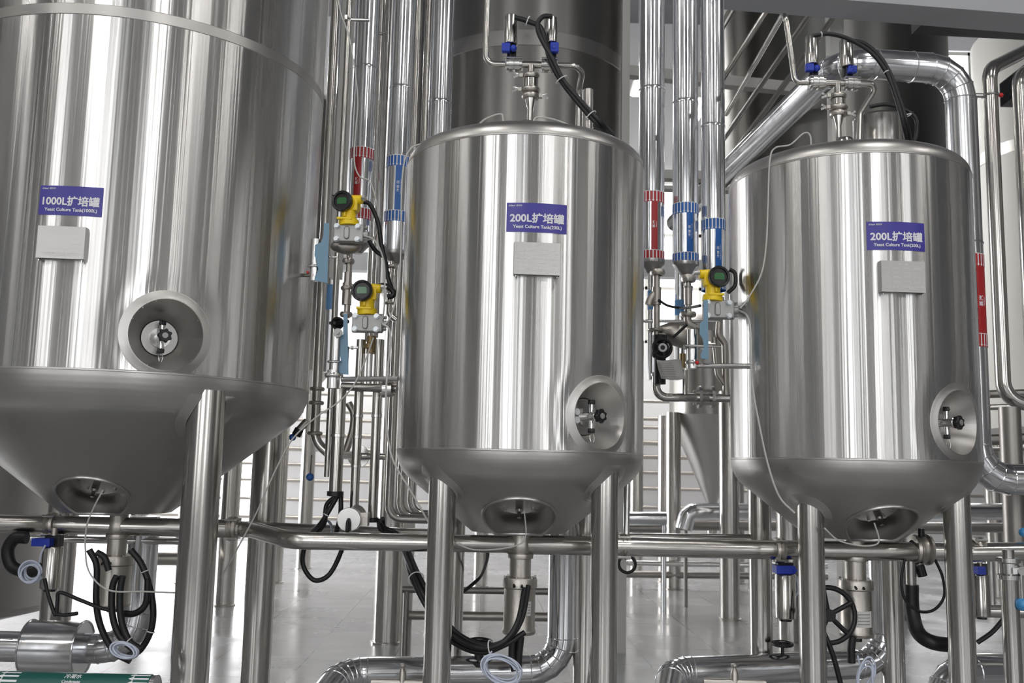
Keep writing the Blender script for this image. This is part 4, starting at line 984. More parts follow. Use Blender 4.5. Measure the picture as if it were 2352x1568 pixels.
# white-capped riser foot with elbow under the blue banded riser
p1 = MB(); vt(p1, 899, 600, 640, 3.9, 5); vt(p1, 897, 632, 672, 3.9, 11); p1.tube(fillet([at(897, 670, 3.9), at(893, 722, 3.9), at(910, 735, 3.9)], .03, 6), px2m(7, 3.9), 16)
cl = MB(); vt_cl(cl, 900, 612, 3.9, 8, .006); vt_cl(cl, 894, 696, 3.9, 7, .005)
assembly('riser_foot', 'steel fitting and small elbow below the blue banded riser beside the 1000L tank', 'pipe fitting', [('tube', M_PIPE, p1), ('clamp', M_CAST, cl)])
# three bright drop tubes and their cross manifold
def drop(label, pts, rpx, Y, rings, cap=None):
    P = pts_(pts, Y); r = px2m(rpx, Y); it = [('tube', M_TUBE, MB().tube(P, r, 24))]; cl = MB()
    for py in rings:
        f_ = (py - pts[0][1]) / (pts[-1][1] - pts[0][1]); q = P[0].lerp(P[-1], f_); cl.lathe([(r, -.006), (r * 1.1, -.005), (r * 1.1, .005), (r, .006)], q, UP, 24, False, False)
    it.append(('union', M_BRIGHT, cl))
    if cap: it.append(('rubber_collar', M_BLACK, MB().lathe([(r, 0), (r * 1.22, 0), (r * 1.22, -.014), (r * .8, -.016)], P[-1] + UP * .006, UP, 24)))
    return assembly('drop_tube', label, 'pipe', it)
def vl(px, y0, y1, Y):  # truly upright pair of pixels
    a = at(px, y0, Y); b = at(px, y1, Y); return Vector((a.x, Y, a.z)), Vector((a.x, Y, b.z))
def updrop(label, px, y0, y1, Y, rpx, rings, cap):
    a, b = vl(px, y0, y1, Y); r = px2m(rpx, Y); it = [('tube', M_TUBE, MB().cyl(b, a, r, seg=28))]; cl = MB()
    for py in rings: cl.lathe([(r, -.006), (r * 1.12, -.005), (r * 1.12, .005), (r, .006)], Vector((a.x, Y, at(px, py, Y).z)), UP, 28, False, False)
    if rings: it.append(('union', M_BRIGHT, cl))
    if cap: it.append(('rubber_collar', M_BLACK, MB().lathe([(r, 0), (r * 1.25, 0), (r * 1.25, -.016), (r * .8, -.018)], b + UP * .006, UP, 28)))
    return assembly('drop_tube', label, 'pipe', it)
updrop('thickest bright drop tube with black hoses under it beside the 1000L tank', 781, 892, 1132, 3.4, 15, [1000], True)
updrop('middle bright drop tube ending above the round valve head', 830, 780, 1172, 3.462, 10.5, [955, 1003, 1070], False)
updrop('thin bright drop tube ending in black hoses by the middle tank', 872, 780, 1192, 3.45, 11, [955], True)
tag(MB().cyl(at(786, 887, 3.45), at(912, 893, 3.40), px2m(9.5, 3.45), seg=24).build('cross_tube', M_PIPE), 'dull level tube joining the drop tubes below the bright tapping tube', 'pipe')
q = at(886, 893, 3.40); fl = MB(); 
fl.cyl(q - RX * .010, q + RX * .004, .032, seg=36).cyl(q + RX * .008, q + RX * .022, .030, seg=36); bo = MB()
for k in range(4):
    a = k * math.pi / 2 + .7; w = q + Vector((0, math.cos(a), math.sin(a))) * .027; bo.hexa(w - RX * .018, w + RX * .03, .0045)
assembly('pipe_flange', 'bolted flange pair on the cross tube against the middle tank', 'pipe fitting', [('flange', M_BRIGHT, fl), ('bolts', M_CAST, bo)])
a_ = MB(); vt(a_, 853, 772, 812, 3.46, 11); vt(a_, 851, 790, 800, 3.46, 14); b2 = MB(); vt(b2, 848, 812, 888, 3.46, 7)
assembly('tan_valve', 'tan fitting on a thin steel upright behind the lower transmitter', 'valve', [('tan_body', M_BRASS, a_), ('upright', M_BRIGHT, b2)])
# dark pipe hugging the 1000L tank, ending in an elbow and flange
a = at(735, 640, 3.7); e = at(722, 1012, 3.7)
dk_ = MB().tube(fillet([Vector((e.x, 3.7, ZT)), Vector((e.x, 3.7, e.z)), Vector((e.x + .09, 3.7, e.z - .075))], .09, 8), px2m(11, 3.7), 20)
fl = MB(); q = Vector((e.x + .07, 3.70, e.z - .055)); fl.cyl(q - Vector((.006, 0, -.003)), q + Vector((.02, 0, -.01)), .038, seg=30); cl = MB()
for py in (893, 925, 995): clampring(cl, Vector((e.x, 3.7, at(722, py, 3.7).z)), UP, px2m(11, 3.7), .007)
assembly('hugging_pipe', 'dark steel pipe running down beside the 1000L tank to a flanged elbow', 'pipe', [('tube', M_PIPE, dk_), ('flange', M_CAST, fl), ('clamp', M_CAST, cl)])
hose('bent_tube', 'short bowed steel tube between the thickest and middle drop tubes', 'pipe', [pts_([(800, 925), (812, 950), (810, 985), (800, 1020), (790, 1045)], 3.7)], .014, m=M_CAST)
q = at(823, 1047, 3.95); assembly('blind_flange', 'pale round blind flange behind the middle drop tube', 'pipe fitting', [('disc', M_BRIGHT, MB().cyl(q, q + FW * .02, px2m(25, 3.95), seg=40)), ('hub', M_BRIGHT, MB().cyl((q.x, 3.48, q.z), q, px2m(9, 3.95), seg=30)), ('side_tube', M_PIPE, MB().cyl(q, q + RX * .11, .014, seg=16))])
for (p0_, p1_, r_, lab) in (((716, 1046), (712, 1095), 9, 'blue ball knob on a thin rod under the flanged elbow'), ((690, 985), (672, 1004), 8, 'blue ball knob on a thin rod touching the 1000L tank cone')):
    a, b = at(*p0_, 3.6), at(*p1_, 3.55); assembly('lever_handle', lab, 'handle', [('rod', M_PIPE, MB().cyl(a, b, .003, seg=10)), ('knob', M_KNOB, MB().ball(b, px2m(r_, 3.55), seg=20))])
q = at(690, 978, 3.6); assembly('cone_tap', 'small dark tap fixed to the lower edge of the 1000L tank cone', 'tap', [('body', M_CAST, MB().cyl(at(706, 966, 3.55), at(684, 990, 3.55), .014, seg=20)), ('sleeve', M_BLACK, MB().cyl(at(688, 985, 3.55), at(680, 1000, 3.55), .017, seg=20))])
# round valve head seen end on
q = at(801, 1193, 3.30); it = [('end_disc', M_BRIGHT, MB().lathe([(px2m(26, 3.3), 0), (px2m(27, 3.3), .004), (px2m(27, 3.3), .05), (px2m(24, 3.3), .055)], q, FW, 48)), ('valve_body', M_CAST, MB().box(q + Vector((.045, .05, .0)), (.03, .05, .045)).cyl(q + FW * .05, q + Vector((.02, .09, .02)), .03, seg=24)), ('nozzle', M_BLACK, MB().tube(spline([q - FW * .002 + UP * .0, q + Vector((0, -.02, -.012)), q + Vector((0, -.02, -.05)), q + Vector((0, 0, -.09))], 5), .0065, 12))]
assembly('round_valve_head', 'round brushed valve head facing forward above the lettered pipe', 'valve', it)
hose('black_hose_bundle', 'black hoses hanging from the thickest drop tube in a loop under the pipe', 'hose', [pts_([(775, 1138), (760, 1165), (738, 1200), (715, 1225, 3.5), (698, 1262, 3.45), (697, 1300), (722, 1332), (757, 1318), (785, 1262, 3.45), (790, 1225, 3.5)], 3.42), pts_([(783, 1138), (782, 1180), (772, 1225, 3.5)], 3.42), pts_([(770, 1140), (750, 1160), (745, 1200), (728, 1225, 3.5)], 3.46)], .0085, [(at(756, 1185, 3.42), (.4, 0, -1), .02)], tie_m=M_TIE)
hose('clear_tube_coil', 'small coil of clear tubing behind the lettered pipe', 'tube', [[at(745, 1215, 3.5) + Vector((.024 * math.cos(a), .002 * a, .030 * math.sin(a))) for a in [k * .5 for k in range(38)]]], .0025, m=M_CLEAR)
MIDB = hose('black_hose_bundle', 'long black hose bundle swinging under the middle 200L tank to its bottom valve', 'hose', strands([(870, 1195, 3.45), (874, 1215, 3.5), (900, 1228, 3.5), (922, 1255, 3.45), (952, 1325, 3.2), (990, 1395, 3.1), (1035, 1455, 3.05), (1095, 1487, 3.0), (1150, 1478, 2.98), (1188, 1430, 3.0), (1205, 1350, 3.05)], 3.2, [(0, 0, 0), (.012, .012, .006)])
    + strands([(872, 1198, 3.45), (885, 1222, 3.5), (925, 1262, 3.45), (945, 1325, 3.22), (985, 1402, 3.1), (1030, 1466, 3.06), (1100, 1498, 3.02), (1160, 1480, 3.0), (1205, 1452, 3.02)], 3.2, [(0, 0, 0)]), .0085, [(at(956, 1332, 3.2), (.4, 0, -.9), .024), (at(1130, 1488, 3.0), (.9, 0, .3), .024)])
hose('black_cable', 'thin black cable curving behind the middle tank leg', 'cable', [pts_([(1120, 1262, 3.19), (1118, 1285, 3.3), (1104, 1322), (1075, 1350), (1045, 1368)], 3.6)], .0065)
# ------------- bottom valves under each tank
def bottom_valve(label, px, py, Y, rball, ytop, ybody0, ybody1, wneck, wbody, sticker=None):
    c = at(px, py, Y); x = c.x; Z = lambda p: at(px, p, Y).z; rn, rb = px2m(wneck / 2, Y), px2m(wbody / 2, Y)
    root = thing('bottom_valve', label, 'valve', (x, Y, Z(ybody1)))
    MB().lathe([(rn * .9, Z(py) - rball * 1.05), (rball * 1.05, Z(py) - rball * .75), (rball * 1.16, Z(py) - rball * .35), (rball * 1.18, Z(py)), (rball * 1.1, Z(py) + rball * .5), (rn * .98, Z(py) + rball * .95), (rn * .95, Z(ytop)), (rn * 1.25, Z(ytop) + .002), (rn * 1.25, Z(ytop) + .010), (rn * .8, Z(ytop) + .016)], (x, Y, 0), seg=44).build('valve_body', M_CAST, root)
    y0, yb0, yb1 = Z(py) - rball, Z(ybody0), Z(ybody1)
    MB().lathe([(rn, yb0 - .002), (rn, y0 - .012), (rn * 1.18, y0 - .010), (rn * 1.22, y0 - .002), (rn * 1.18, y0 + .004), (rn * .9, y0 + .006)], (x, Y, 0), seg=44).build('bonnet', M_CAST, root)
    ac = MB().lathe([(rb * .72, yb1 + .0), (rb * .93, yb1 + .002), (rb * 1.0, yb1 + .012), (rb * .93, yb1 + .020), (rb * .92, yb0 - .034), (rb * 1.02, yb0 - .030), (rb * 1.02, yb0 - .006), (rb * .97, yb0), (rn, yb0 + .003)], (x, Y, 0), seg=52).build('pneumatic_actuator', M_CAST, root)
    bo = MB()
    for k in range(6):
        a = k * math.pi / 3 + .3; q = Vector((x + rb * .93 * math.cos(a), Y + rb * .93 * math.sin(a), yb0 - .001)); bo.hexa(q, q + UP * .006, .004)
    for k in range(6):
        a = k * math.pi / 3 + .1; q = Vector((x + rn * 1.25 * math.cos(a), Y + rn * 1.25 * math.sin(a), Z(ytop))); bo.hexa(q - UP * .004, q + UP * .016, .004)
    bo.build('bolts', M_BRIGHT, ac)
    nz = MB()
    for sx in (-.35, .1): nz.cyl((x + rb * sx, Y - rb * .9, yb0 - .018), (x + rb * sx, Y - rb * 1.12, yb0 - .024), .004, seg=10)
    nz.build('air_nozzle', M_BLKPL, ac)
    if sticker:
        f = wrap(x, Y, rb * .945, sticker[0], yb0 + (yb1 - yb0) * sticker[1]); s_ = patch(MB(), f, sticker[2], sticker[3], 10).build('maker_sticker', M_PAPER, ac, recalc=False)
        t = MB(); f = wrap(x, Y, rb * .95, sticker[0], yb0 + (yb1 - yb0) * sticker[1])
        for j in range(4): patch(t, lambda u, v: f(u, v + (j - 1.5) * sticker[3] * .2), sticker[2] * .7, sticker[3] * .06, 6)
        t.build('printed_lines', M_GREYPR, s_, recalc=False)
    st = MB(); st.cyl((x, Y, yb1 - .014), (x, Y, yb1 + .002), rb * .3, seg=20); st.build('bottom_plug', M_BLKPL, ac)
    return root
bottom_valve('pneumatic bottom valve hanging from the 1000L tank cone outlet', 272, 1208, 3.385, R_M, 1172, 1275, 1395, 42, 76)
bottom_valve('pneumatic bottom valve hanging under the middle 200L tank', 1196, 1251, 3.17, .0315, 1222, 1325, 1456, 48, 76, (.62, .52, .016, .044))
bottom_valve('pneumatic bottom valve hanging under the last 200L tank, with a white printed sticker', 1963, 1258, 3.27, .0315, 1220, 1330, 1462, 47, 76, (.15, .66, .062, .052))
def drain_valve(label, px, Y, ytop, yb0, yb1, w, blue):
    c = at(px, yb0, Y); x = c.x; r = px2m(w / 2, Y); Z = lambda p: at(px, p, Y).z
    it = [('valve_stem', M_CAST, MB().cyl((x, Y, Z(yb0) - .002), (x, Y, Z(ytop)), r * .35, seg=20)), ('pneumatic_cylinder', M_TUBE, MB().lathe([(r * .9, Z(yb1)), (r, Z(yb1) + .004), (r, Z(yb0) - .004), (r * .92, Z(yb0))], (x, Y, 0), seg=40))]
    bl = MB(); bl.box((at(blue[0], yb0, Y).x, Y - r * .5, Z(yb0) + px2m(10, Y)), (px2m(blue[1], Y), r * 1.6, px2m(17, Y))); bl.cyl((at(blue[0], 0, Y).x, Y - r * 1.4, Z(yb0) + px2m(10, Y)), (at(blue[0], 0, Y).x, Y - r * 1.2, Z(yb0) + px2m(10, Y)), .006, seg=14)
    it.append(('position_block', M_BLUE, bl)); it.append(('bracket', M_BLKPL, MB().box((x, Y + .005, Z(yb0) + px2m(12, Y)), (r * 1.5, r, px2m(24, Y)))))
    it.append(('end_cap', M_BLKPL, MB().cyl((x, Y, Z(yb1) - .008), (x, Y, Z(yb1) + .002), r * .6, seg=24)))
    return assembly('drain_valve', label, 'valve', it)
drain_valve('slim pneumatic valve with a blue block under the pipe by the 1000L tank', 122, 3.36, 1212, 1254, 1352, 44, (106, 40))
drain_valve('slim pneumatic valve with a blue block under the pipe by the last tank leg', 1803, 3.26, 1275, 1316, 1420, 46, (1797, 42))
drain_valve('slim pneumatic valve with a blue block partly hidden behind the last tank right hand leg', 2250, 3.32, 1290, 1318, 1415, 40, (2243, 18))
# butterfly valve with lever on the manifold
q = at(2117, 1263, 3.27); it = [('valve_body', M_CAST, MB().lathe([(.0315, -.03), (.046, -.027), (.050, -.018), (.044, -.012), (.047, 0), (.044, .012), (.052, .018), (.050, .027), (.0315, .03)], Vector((q.x, 3.27 + .006, at(2117, 1262, 3.27).z)), (1, .06, 0), 44, False, False)), ('clamp_bolt', M_BLKPL, MB().cyl(q + UP * .045, q + UP * .072, .011, seg=16).cyl(q - UP * .05 + RX * -.01, q - UP * .085, .016, seg=16))]
assembly('butterfly_valve', 'dark clamped butterfly valve on the pipe beside the last 200L tank bottom valve', 'valve', it)
a = at(2092, 1300, 3.27); it = [('steel_nozzle', M_TUBE, MB().cyl((a.x, 3.27, at(2092, 1348, 3.27).z), (a.x, 3.27, at(2092, 1288, 3.27).z), .017, seg=24)), ('sleeve', M_BLACK, MB().tube(spline([(a.x, 3.27, at(2092, 1342, 3.27).z), (a.x, 3.27, at(2092, 1400, 3.27).z), at(2108, 1450, 3.24), at(2140, 1474, 3.2), at(2195, 1482, 3.2)], 8), .0235, 20))]
assembly('thick_black_hose', 'thick black sleeve hose drooping from the pipe beside the last tank', 'hose', it)
hose('black_cable', 'thin black cable looping round the thick sleeve hose', 'cable', [pts_([(2078, 1285), (2070, 1330), (2078, 1375), (2110, 1403), (2145, 1400), (2168, 1370), (2165, 1325), (2148, 1285)], 3.25)], .0048)
c = at(1903, 1412, 3.20); w = MB().torus(c, (.05, -1, .05), .087, .0085, 44, 12)
for k in range(5):
    a = k * 2 * math.pi / 5 + .5; w.tube([c, c + Vector((math.cos(a), 0, math.sin(a))) * .086], .008, 10)
h = MB().cyl(c - FW * .012, c + FW * .02, .020, seg=24).cyl(c + FW * .015, c + FW * .09, .009, seg=14)
assembly('handwheel_valve', 'large black spoked handwheel facing forward, half behind the front leg of the last 200L tank', 'valve', [('handwheel', M_BLACK, w), ('hub', M_BLACK, h)])
hose('black_cable', 'black cable slanting down beside the large spoked handwheel', 'cable', [pts_([(1885, 1440), (1900, 1470), (1915, 1510), (1932, 1575)], 3.12)], .0085)
hose('black_strap', 'black strap hanging straight under the middle tank bottom valve', 'strap', [pts_([(1180, 1458), (1176, 1500), (1182, 1540)], 3.16), pts_([(1196, 1462), (1192, 1500), (1190, 1535)], 3.16)], .012)
hose('black_strap', 'black perforated strap hanging under the last tank bottom valve', 'strap', [pts_([(1958, 1462), (1955, 1490), (1956, 1522)], 3.22)], .013)
# hoses round the 1000L tank bottom valve
hose('black_hose_bundle', 'coiled black hoses with ties around the 1000L tank bottom valve', 'hose', [
    pts_([(300, 1262), (325, 1295), (343, 1345), (352, 1400), (346, 1450), (322, 1492), (295, 1505)], 3.2), pts_([(205, 1262), (222, 1300), (221, 1380), (232, 1440), (262, 1495), (300, 1518)], 3.22),
    pts_([(268, 1322), (258, 1350), (258, 1410), (275, 1460), (312, 1495)], 3.12), pts_([(282, 1322), (276, 1360), (278, 1420), (296, 1470), (322, 1490)], 3.12),
    pts_([(278, 1408), (310, 1408), (335, 1385), (340, 1330)], 3.18), pts_([(222, 1268), (240, 1280), (250, 1310)], 3.2)], .0105, [(at(340, 1310, 3.2), (.3, 0, -.9), .016), (at(350, 1448, 3.2), (0, 0, 1), .016), (at(298, 1468, 3.12), (.6, 0, -.7), .028)])
hose('black_cable', 'black cable slung from the slim valve across to the hose coil', 'cable', [pts_([(102, 1328), (112, 1370), (128, 1412), (132, 1380), (138, 1360), (185, 1378), (235, 1397), (262, 1400)], 3.2), pts_([(128, 1410), (150, 1412), (178, 1408)], 3.2)], .0062)
hose('black_hose_elbow', 'shiny black hose elbow curling at the pipe end beside the 1000L tank', 'hose', [pts_([(62, 1234), (35, 1236), (18, 1262), (26, 1298), (60, 1312), (95, 1306)], 3.35)], .0215)
def coil(label, px, py, Y, rx, rz, n, r=.0022, m=M_CLEAR, tail=None, seed=1, tilt=.0):
    random.seed(seed); c = at(px, py, Y); P = []
    N = n * 14
    ph = [random.uniform(-.15, .15) for _ in range(n + 1)]
    for k in range(N):
        a = 2 * math.pi * k / 14; w = 1 + .18 * math.sin(k * .37 + seed) + ph[k // 14]
        P.append(c + Vector((rx * w * math.cos(a) + tilt * rz * math.sin(a), -.012 + .010 * math.sin(k * .21), rz * w * math.sin(a))))
    S_ = [P] + ([pts_(tail, Y)] if tail else [])
    return hose('clear_tube_coil', label, 'tube', S_, r, m=m)
coil('round coil of clear tubing hanging on the slim valve by the 1000L tank', 76, 1313, 3.16, .029, .029, 5, .0032, tail=[(90, 1292), (95, 1270), (104, 1252)])
coil('loose grey tubing coil tied to the hoses under the 1000L tank', 290, 1492, 3.04, .034, .022, 5, .0030, seed=3, tilt=-.6)
coil('tangled clear tubing coil under the middle 200L tank', 1152, 1535, 2.92, .045, .034, 6, .0026, seed=5, tilt=-.5, tail=[(1130, 1495), (1118, 1515), (1122, 1550)])
coil('grey tubing coil dangling below the last tank bottom valve', 1985, 1552, 3.0, .022, .045, 5, .0026, seed=8, tilt=.2, tail=[(1970, 1505), (1975, 1525), (1980, 1540)])
coil('grey tubing coil tucked behind the front leg of the last 200L tank', 1822, 1345, 3.3, .012, .035, 3, .0026, seed=9)
# floor pipe handwheels
def handwheel(label, px, py, Y, ybase, r=.04):
    c = at(px, py, Y); b = at(px, ybase, Y); b = Vector((c.x, Y, b.z))
    rim = MB().torus(c, (0, -.06, 1), r, .006, 32, 10).cyl(c - UP * .008, c + UP * .008, .012, seg=16)
    for k in range(3):
        a = k * 2 * math.pi / 3 + .4; rim.bar(c, c + Vector((math.cos(a), math.sin(a), 0)) * r, .008, .006)
    st = MB().cyl(b, c, .006, seg=12).cyl(b + UP * .0, b + UP * .035, .022, .014, seg=20).cyl(b - UP * .004, b + UP * .008, .034, seg=24)
    return assembly('handwheel_valve', label, 'valve', [('handwheel', M_BLACK, rim), ('stem', M_BLACK, st)])
handwheel('black handwheel valve on the clad floor pipe under the middle tank', 1101, 1473, 3.38, 1525, .040)
handwheel('black handwheel valve on the clad floor pipe beside the last tank leg', 1797, 1478, 3.5, 1530, .034)
for (px, lab) in ((925, 'small cast bleed valve standing in front of the floor pipe beside the middle tank leg'), (1687, 'small pale bleed valve standing in front of the floor pipe by the last tank leg')):
    c = at(px, 1545, 3.2); assembly('bleed_valve', lab, 'valve', [('body', M_CAST, MB().lathe([(.014, -.06), (.012, 0), (.008, .012), (.004, .016), (.010, .022), (.010, .028), (.003, .03)], c, UP, 20)), ('side_tube', M_CAST, MB().cyl(c + Vector((-.10, 0, -.03)), c + Vector((.10, 0, -.03)), .012, seg=16))])
# ------------- valves below the risers between the 200L tanks
Yv = 3.93
def A3(px, py, Y=Yv): return at(px, py, Y)
t1 = MB(); vt(t1, 1508, 618, 790, Yv, 8); t1.tube(spline([A3(1510, 668), A3(1496, 684), A3(1489, 700)], 6), px2m(9, Yv), 16); vt(t1, 1508, 660, 700, Yv, 11)
cl = MB(); vt_cl(cl, 1510, 626, Yv, 11, .012); vt_cl(cl, 1508, 694, Yv, 7, .006); vt_cl(cl, 1506, 758, Yv, 12, .006)
assembly('riser_foot', 'branched steel foot of the red banded riser between the 200L tanks', 'pipe fitting', [('tube', M_CAST, t1), ('clamp', M_CAST, cl)])
t1 = MB(); vt(t1, 1581, 630, 720, Yv, 7); vt(t1, 1581, 660, 700, Yv, 10); t1.tube(fillet([A3(1580, 712), A3(1579, 742), A3(1598, 752)], .03, 6), px2m(9, Yv), 16)
cl = MB(); vt_cl(cl, 1581, 640, Yv, 11, .014); vt_cl(cl, 1581, 659, Yv, 7, .004); vt_cl(cl, 1580, 722, Yv, 12, .010)
assembly('riser_foot', 'steel foot with a small elbow under the blue banded riser between the 200L tanks', 'pipe fitting', [('tube', M_CAST, t1), ('clamp', M_CAST, cl)])
c = A3(1521, 799, 3.80); b = MB().ball(c + FW * .06, .04, (1, .8, 1.1), 20); b.cyl(c + FW * .06 + UP * .03, c + FW * .06 + UP * .06, .03, seg=20); b.cyl(c + FW * .06 - UP * .14, c + FW * .06 - UP * .03, .024, seg=20)
w = MB().torus(c, FW, .036, .0065, 36, 10)
for k in range(5):
    a = k * 2 * math.pi / 5; w.bar(c, c + Vector((math.cos(a), 0, math.sin(a))) * .036, .007, .006)
h = MB().cyl(c - FW * .012, c + FW * .09, .015, seg=24); hb = MB().torus(c - FW * .013, FW, .0135, .0042, 28, 8)
assembly('handwheel_valve', 'black handwheel valve facing forward below the red banded riser', 'valve', [('valve_body', M_BLACK, b), ('handwheel', M_BLACK, w), ('hub', M_BLKPL, h), ('hub_ring', M_WHITE, hb)])
tg = MB(); P = [[A3(1508 + 2 * j + i * 14, 826 + j * 9 + 1.5 * math.sin(i * 1.3 + j), 3.80) + FW * (.004 * math.sin(i * 1.7 + j)) for i in range(5)] for j in range(6)]
tg.rings(P, close=False); 
tp_ob = tg.build('paper_tag', M_PAPER, recalc=False)
ln_ = MB()
for j in range(7):
    a, b = A3(1512 + j * 1.2, 833 + j * 5, 3.793), A3(1545 + j * 1.5, 834 + j * 5, 3.793); ln_.box((a + b) / 2, ((b - a).length, .0004, .0012))
ln_.build('printed_lines', M_GREYPR, tp_ob)
tp = tag(tp_ob, 'creased white paper tag hanging below the black forward facing handwheel', 'tag'); tp.modifiers.new('thickness', 'SOLIDIFY').thickness = .0006
tb = MB().tube(fillet([A3(1508, 860), A3(1506, 912), A3(1690, 914)], .05, 8), px2m(10, Yv), 18); vt(tb, 1573, 850, 910, Yv, 7)
cl = MB(); 
for px in (1603, 1632): q = A3(px, 912); cl.cyl(q, q + RX * .012, px2m(26, Yv), seg=36)
bo = MB()
for k in range(4):
    a = k * math.pi / 2 + .8; q = A3(1600, 912) + Vector((0, math.cos(a), math.sin(a))) * px2m(21, Yv); bo.hexa(q - RX * .008, q + RX * .085, .0055)
vt_cl(cl, 1508, 860, Yv, 8, .008)
assembly('flanged_pipe', 'level steel pipe with a bolted flange pair between the 200L tanks', 'pipe', [('tube', M_PIPE, tb), ('flange', M_BRIGHT, cl), ('flange_bolts', M_CAST, bo), ('tan_fitting', M_BRASS, vt(MB(), 1568, 812, 845, Yv - .02, 7))])
t1 = MB().tube(fillet([A3(1652, 740), A3(1650, 768), A3(1665, 790), A3(1668, 912)], .03, 6), px2m(8, 3.9), 16); t1.tube(fillet([A3(1640, 775), A3(1648, 860), A3(1685, 912)], .03, 6), px2m(6, 3.9), 14)
tag(t1.build('bent_tube', M_CAST), 'dark bent tubes under the yellow transmitter between the 200L tanks', 'pipe')
q = at(1568, 770, 3.95); tag(MB().lathe([(.02, -.10), (.045, -.06), (.055, 0), (.045, .06), (.02, .10)], q, (1, 0, -.2), 24).cyl(q - UP * .02, at(1510, 770, 3.93), .02, seg=16).build('cast_trap', M_CAST), 'plump dull cast body behind the black handwheel between the 200L tanks', 'valve')
tag(MB().cyl(at(1440, 1090, 3.24), at(1438, 1252, 3.20), .0105, seg=16).build('steel_tube', M_BRIGHT), 'thin bright upright tube just past the middle tank leg', 'pipe')
q = at(1440, 1295, 3.5); tag(MB().torus(q, (.3, 1, 0), .03, .006, 28, 8).build('black_hose_loop', M_BLACK), 'small black hose loop under the bolted coupling', 'hose')
# loop pipework behind, beside the middle tank
for i, (dx, r_) in enumerate(((0, .02), (.07, .018), (.13, .018))):
    p = at(893 + i * 22, 1190 - i * 4, 4.4); tp_ = Vector((p.x, 4.4 + dx, ZC)); tag(MB().tube(fillet([tp_, Vector((p.x, 4.4 + dx, p.z)), Vector((p.x + .6, 4.45 + dx, p.z - .005))], .06, 6), r_, 18).build('loop_tube', M_PIPE), ('outer', 'middle', 'inner')[i] + ' of three dull tubes turning level behind the middle tank edge', 'pipe')
# ------------- right edge pipework
Yr = 3.1
c = at(2322, 1420, Yr); x = c.x
it = [('tube', M_TUBE, MB().cyl((x, Yr, 0), (x, Yr, at(2312, 1330, Yr).z), px2m(19, Yr), seg=32)), ('valve_body', M_BRIGHT, MB().lathe([(.028, -.035), (.036, -.033), (.036, -.02), (.03, -.016), (.03, .016), (.036, .02), (.036, .033), (.028, .035)], (x, Yr, at(2312, 1305, Yr).z), UP, 36)), ('upper_tube', M_PIPE, MB().cyl((x, Yr, at(2312, 1285, Yr).z), (x, Yr, at(2320, 1262, Yr).z), .018, seg=24)), ('label_tab', M_WHITE, MB().box((x, Yr - .038, at(2312, 1308, Yr).z), (.014, .002, .018)))]
lv = MB(); p = at(2345, 1310, Yr - .03); q = at(2348, 1388, Yr - .03); lv.cyl(p, q, .004, seg=12).cyl(p - FW * .01, p + FW * .01, .014, seg=20); it.append(('lever', M_BRIGHT, lv)); it.append(('lever_knob', M_LKNOB, MB().ball(q, px2m(14, Yr), seg=20)))
assembly('sampling_standpipe', 'upright tube with a lever valve and light blue knob at the picture edge', 'pipe', it)
a = at(2350, 1222, 3.3); assembly('lever_handle', 'light blue ball knob on a rod above the edge pipe', 'handle', [('rod', M_PIPE, MB().cyl(a, a + UP * .12 + RX * .05, .004, seg=10)), ('knob', M_LKNOB, MB().ball(a, .015, seg=18))])
x = at(2275, 1330, 3.45).x; tag(MB().cyl((x, 3.45, at(2275, 1388, 3.45).z), (x, 3.45, at(2270, 1262, 3.45).z), .013, seg=18).build('steel_tube', M_BRIGHT), 'thin bright upright tube behind the last tank leg by the blue block', 'pipe')
tag(MB().cyl(at(2240, 1402, 3.7), at(2400, 1405, 3.7), .024, seg=20).build('level_tube', M_PIPE), 'level dull tube low behind the standpipe at the picture edge', 'pipe')
hose('black_cable', 'black cable slanting down behind the standpipe', 'cable', [pts_([(2310, 1415), (2280, 1450), (2245, 1475)], 3.5)], .0085)
x = at(2330, 1200, 4.2).x; tag(MB().cyl((x, 4.2, 0), (x, 4.2, at(2330, 935, 4.2).z), .045, seg=24).build('steel_post', M_DARKST), 'dark upright post behind the elbow of the clad steam pipe', 'post')
for i, (py, r_, Yq) in enumerate(((905, .022, 5.2), (935, .016, 5.2), (1010, .03, 5.0), (1028, .02, 5.0))): tag(MB().cyl(at(2270, py, Yq), at(2420, py - 4, Yq), r_, seg=16).build('level_tube', M_PIPE if i % 2 else M_DARKST), ('upper', 'second', 'third', 'lowest')[i] + ' level tube glimpsed past the clad steam pipe elbow', 'pipe', 'level tubes past the steam pipe')
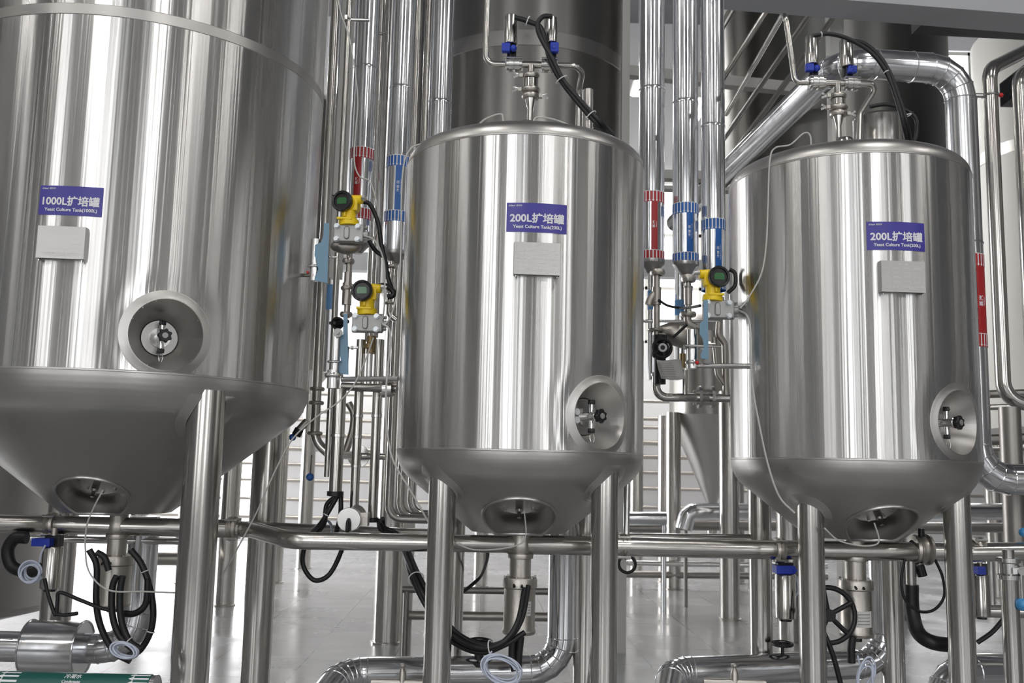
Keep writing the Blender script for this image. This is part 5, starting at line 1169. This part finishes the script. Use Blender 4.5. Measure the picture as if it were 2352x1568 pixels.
# ------------- thin cables
def cable(label, L, Y, r=.0026): return tag(MB().tube(spline(pts_(L, Y), 8), r, 10).build('thin_cable', M_CABLE), label, 'cable')
cable('thin grey cable dropping from above across the red banded riser', [(775, -20), (783, 30), (802, 85), (815, 160), (822, 235), (817, 300), (814, 370), (826, 405), (850, 418), (866, 470), (868, 520), (858, 545), (838, 552)], 3.3)
cable('thin grey cable curling from the upper transmitter down past the lower one', [(836, 541), (858, 550), (874, 575), (883, 610), (884, 660), (882, 710), (876, 742)], 3.18, .003)
cable('thin grey cable leaving the middle tank lid and running down its side', [(975, 328), (945, 340), (928, 375), (922, 450), (921, 560), (916, 650), (900, 720), (882, 748)], 3.0)
cable('thin grey cable from the lower transmitter hanging down past the middle tank cone', [(878, 743), (893, 755), (898, 785), (890, 850), (886, 930), (892, 1010), (905, 1062), (945, 1130), (988, 1205)], 2.95, .003)
cable('thin grey cable slanting down across the front leg of the 1000L tank', [(858, 775), (838, 830), (812, 885), (775, 925), (730, 955), (672, 1008), (630, 1085), (590, 1175), (545, 1260), (510, 1322)], 3.15, .0026)
cable('thin grey cable bowing from the last tank lid down to the transmitter', [(1863, 345), (1861, 312), (1846, 306), (1815, 332), (1780, 340), (1768, 370), (1764, 470), (1760, 560), (1748, 630), (1716, 688), (1700, 708)], 2.98)
cable('thin grey cable from the transmitter down over the last tank cone', [(1696, 712, 3.17), (1716, 725, 3.0), (1724, 765), (1728, 880), (1745, 980), (1765, 1070), (1790, 1140), (1825, 1178)], 2.92, .003)
cable('thin grey cable curving to the last tank bottom recess', [(1893, 1212), (1925, 1240), (1970, 1252), (2005, 1252), (2019, 1240), (2008, 1200)], 3.02)
cable('thin grey cable looped around the 1000L tank bottom valve', [(237, 1125), (218, 1160), (200, 1205), (196, 1260), (206, 1315), (250, 1355), (330, 1358), (408, 1361)], 3.05)
cable('thin grey cable curving out of the middle tank bottom recess', [(1204, 1172), (1208, 1225), (1196, 1248), (1150, 1260), (1090, 1262), (1052, 1250)], 2.95, .0022)
cable('thin looped tube over the lid of the middle 200L tank', [(1090, 300), (1108, 278), (1132, 266), (1150, 262), (1155, 270), (1156, 300)], 3.15, .0032)
cable('thin tube leading back over the middle tank lid', [(1224, 284), (1232, 270), (1262, 272), (1300, 284), (1325, 300)], 3.15, .0032)
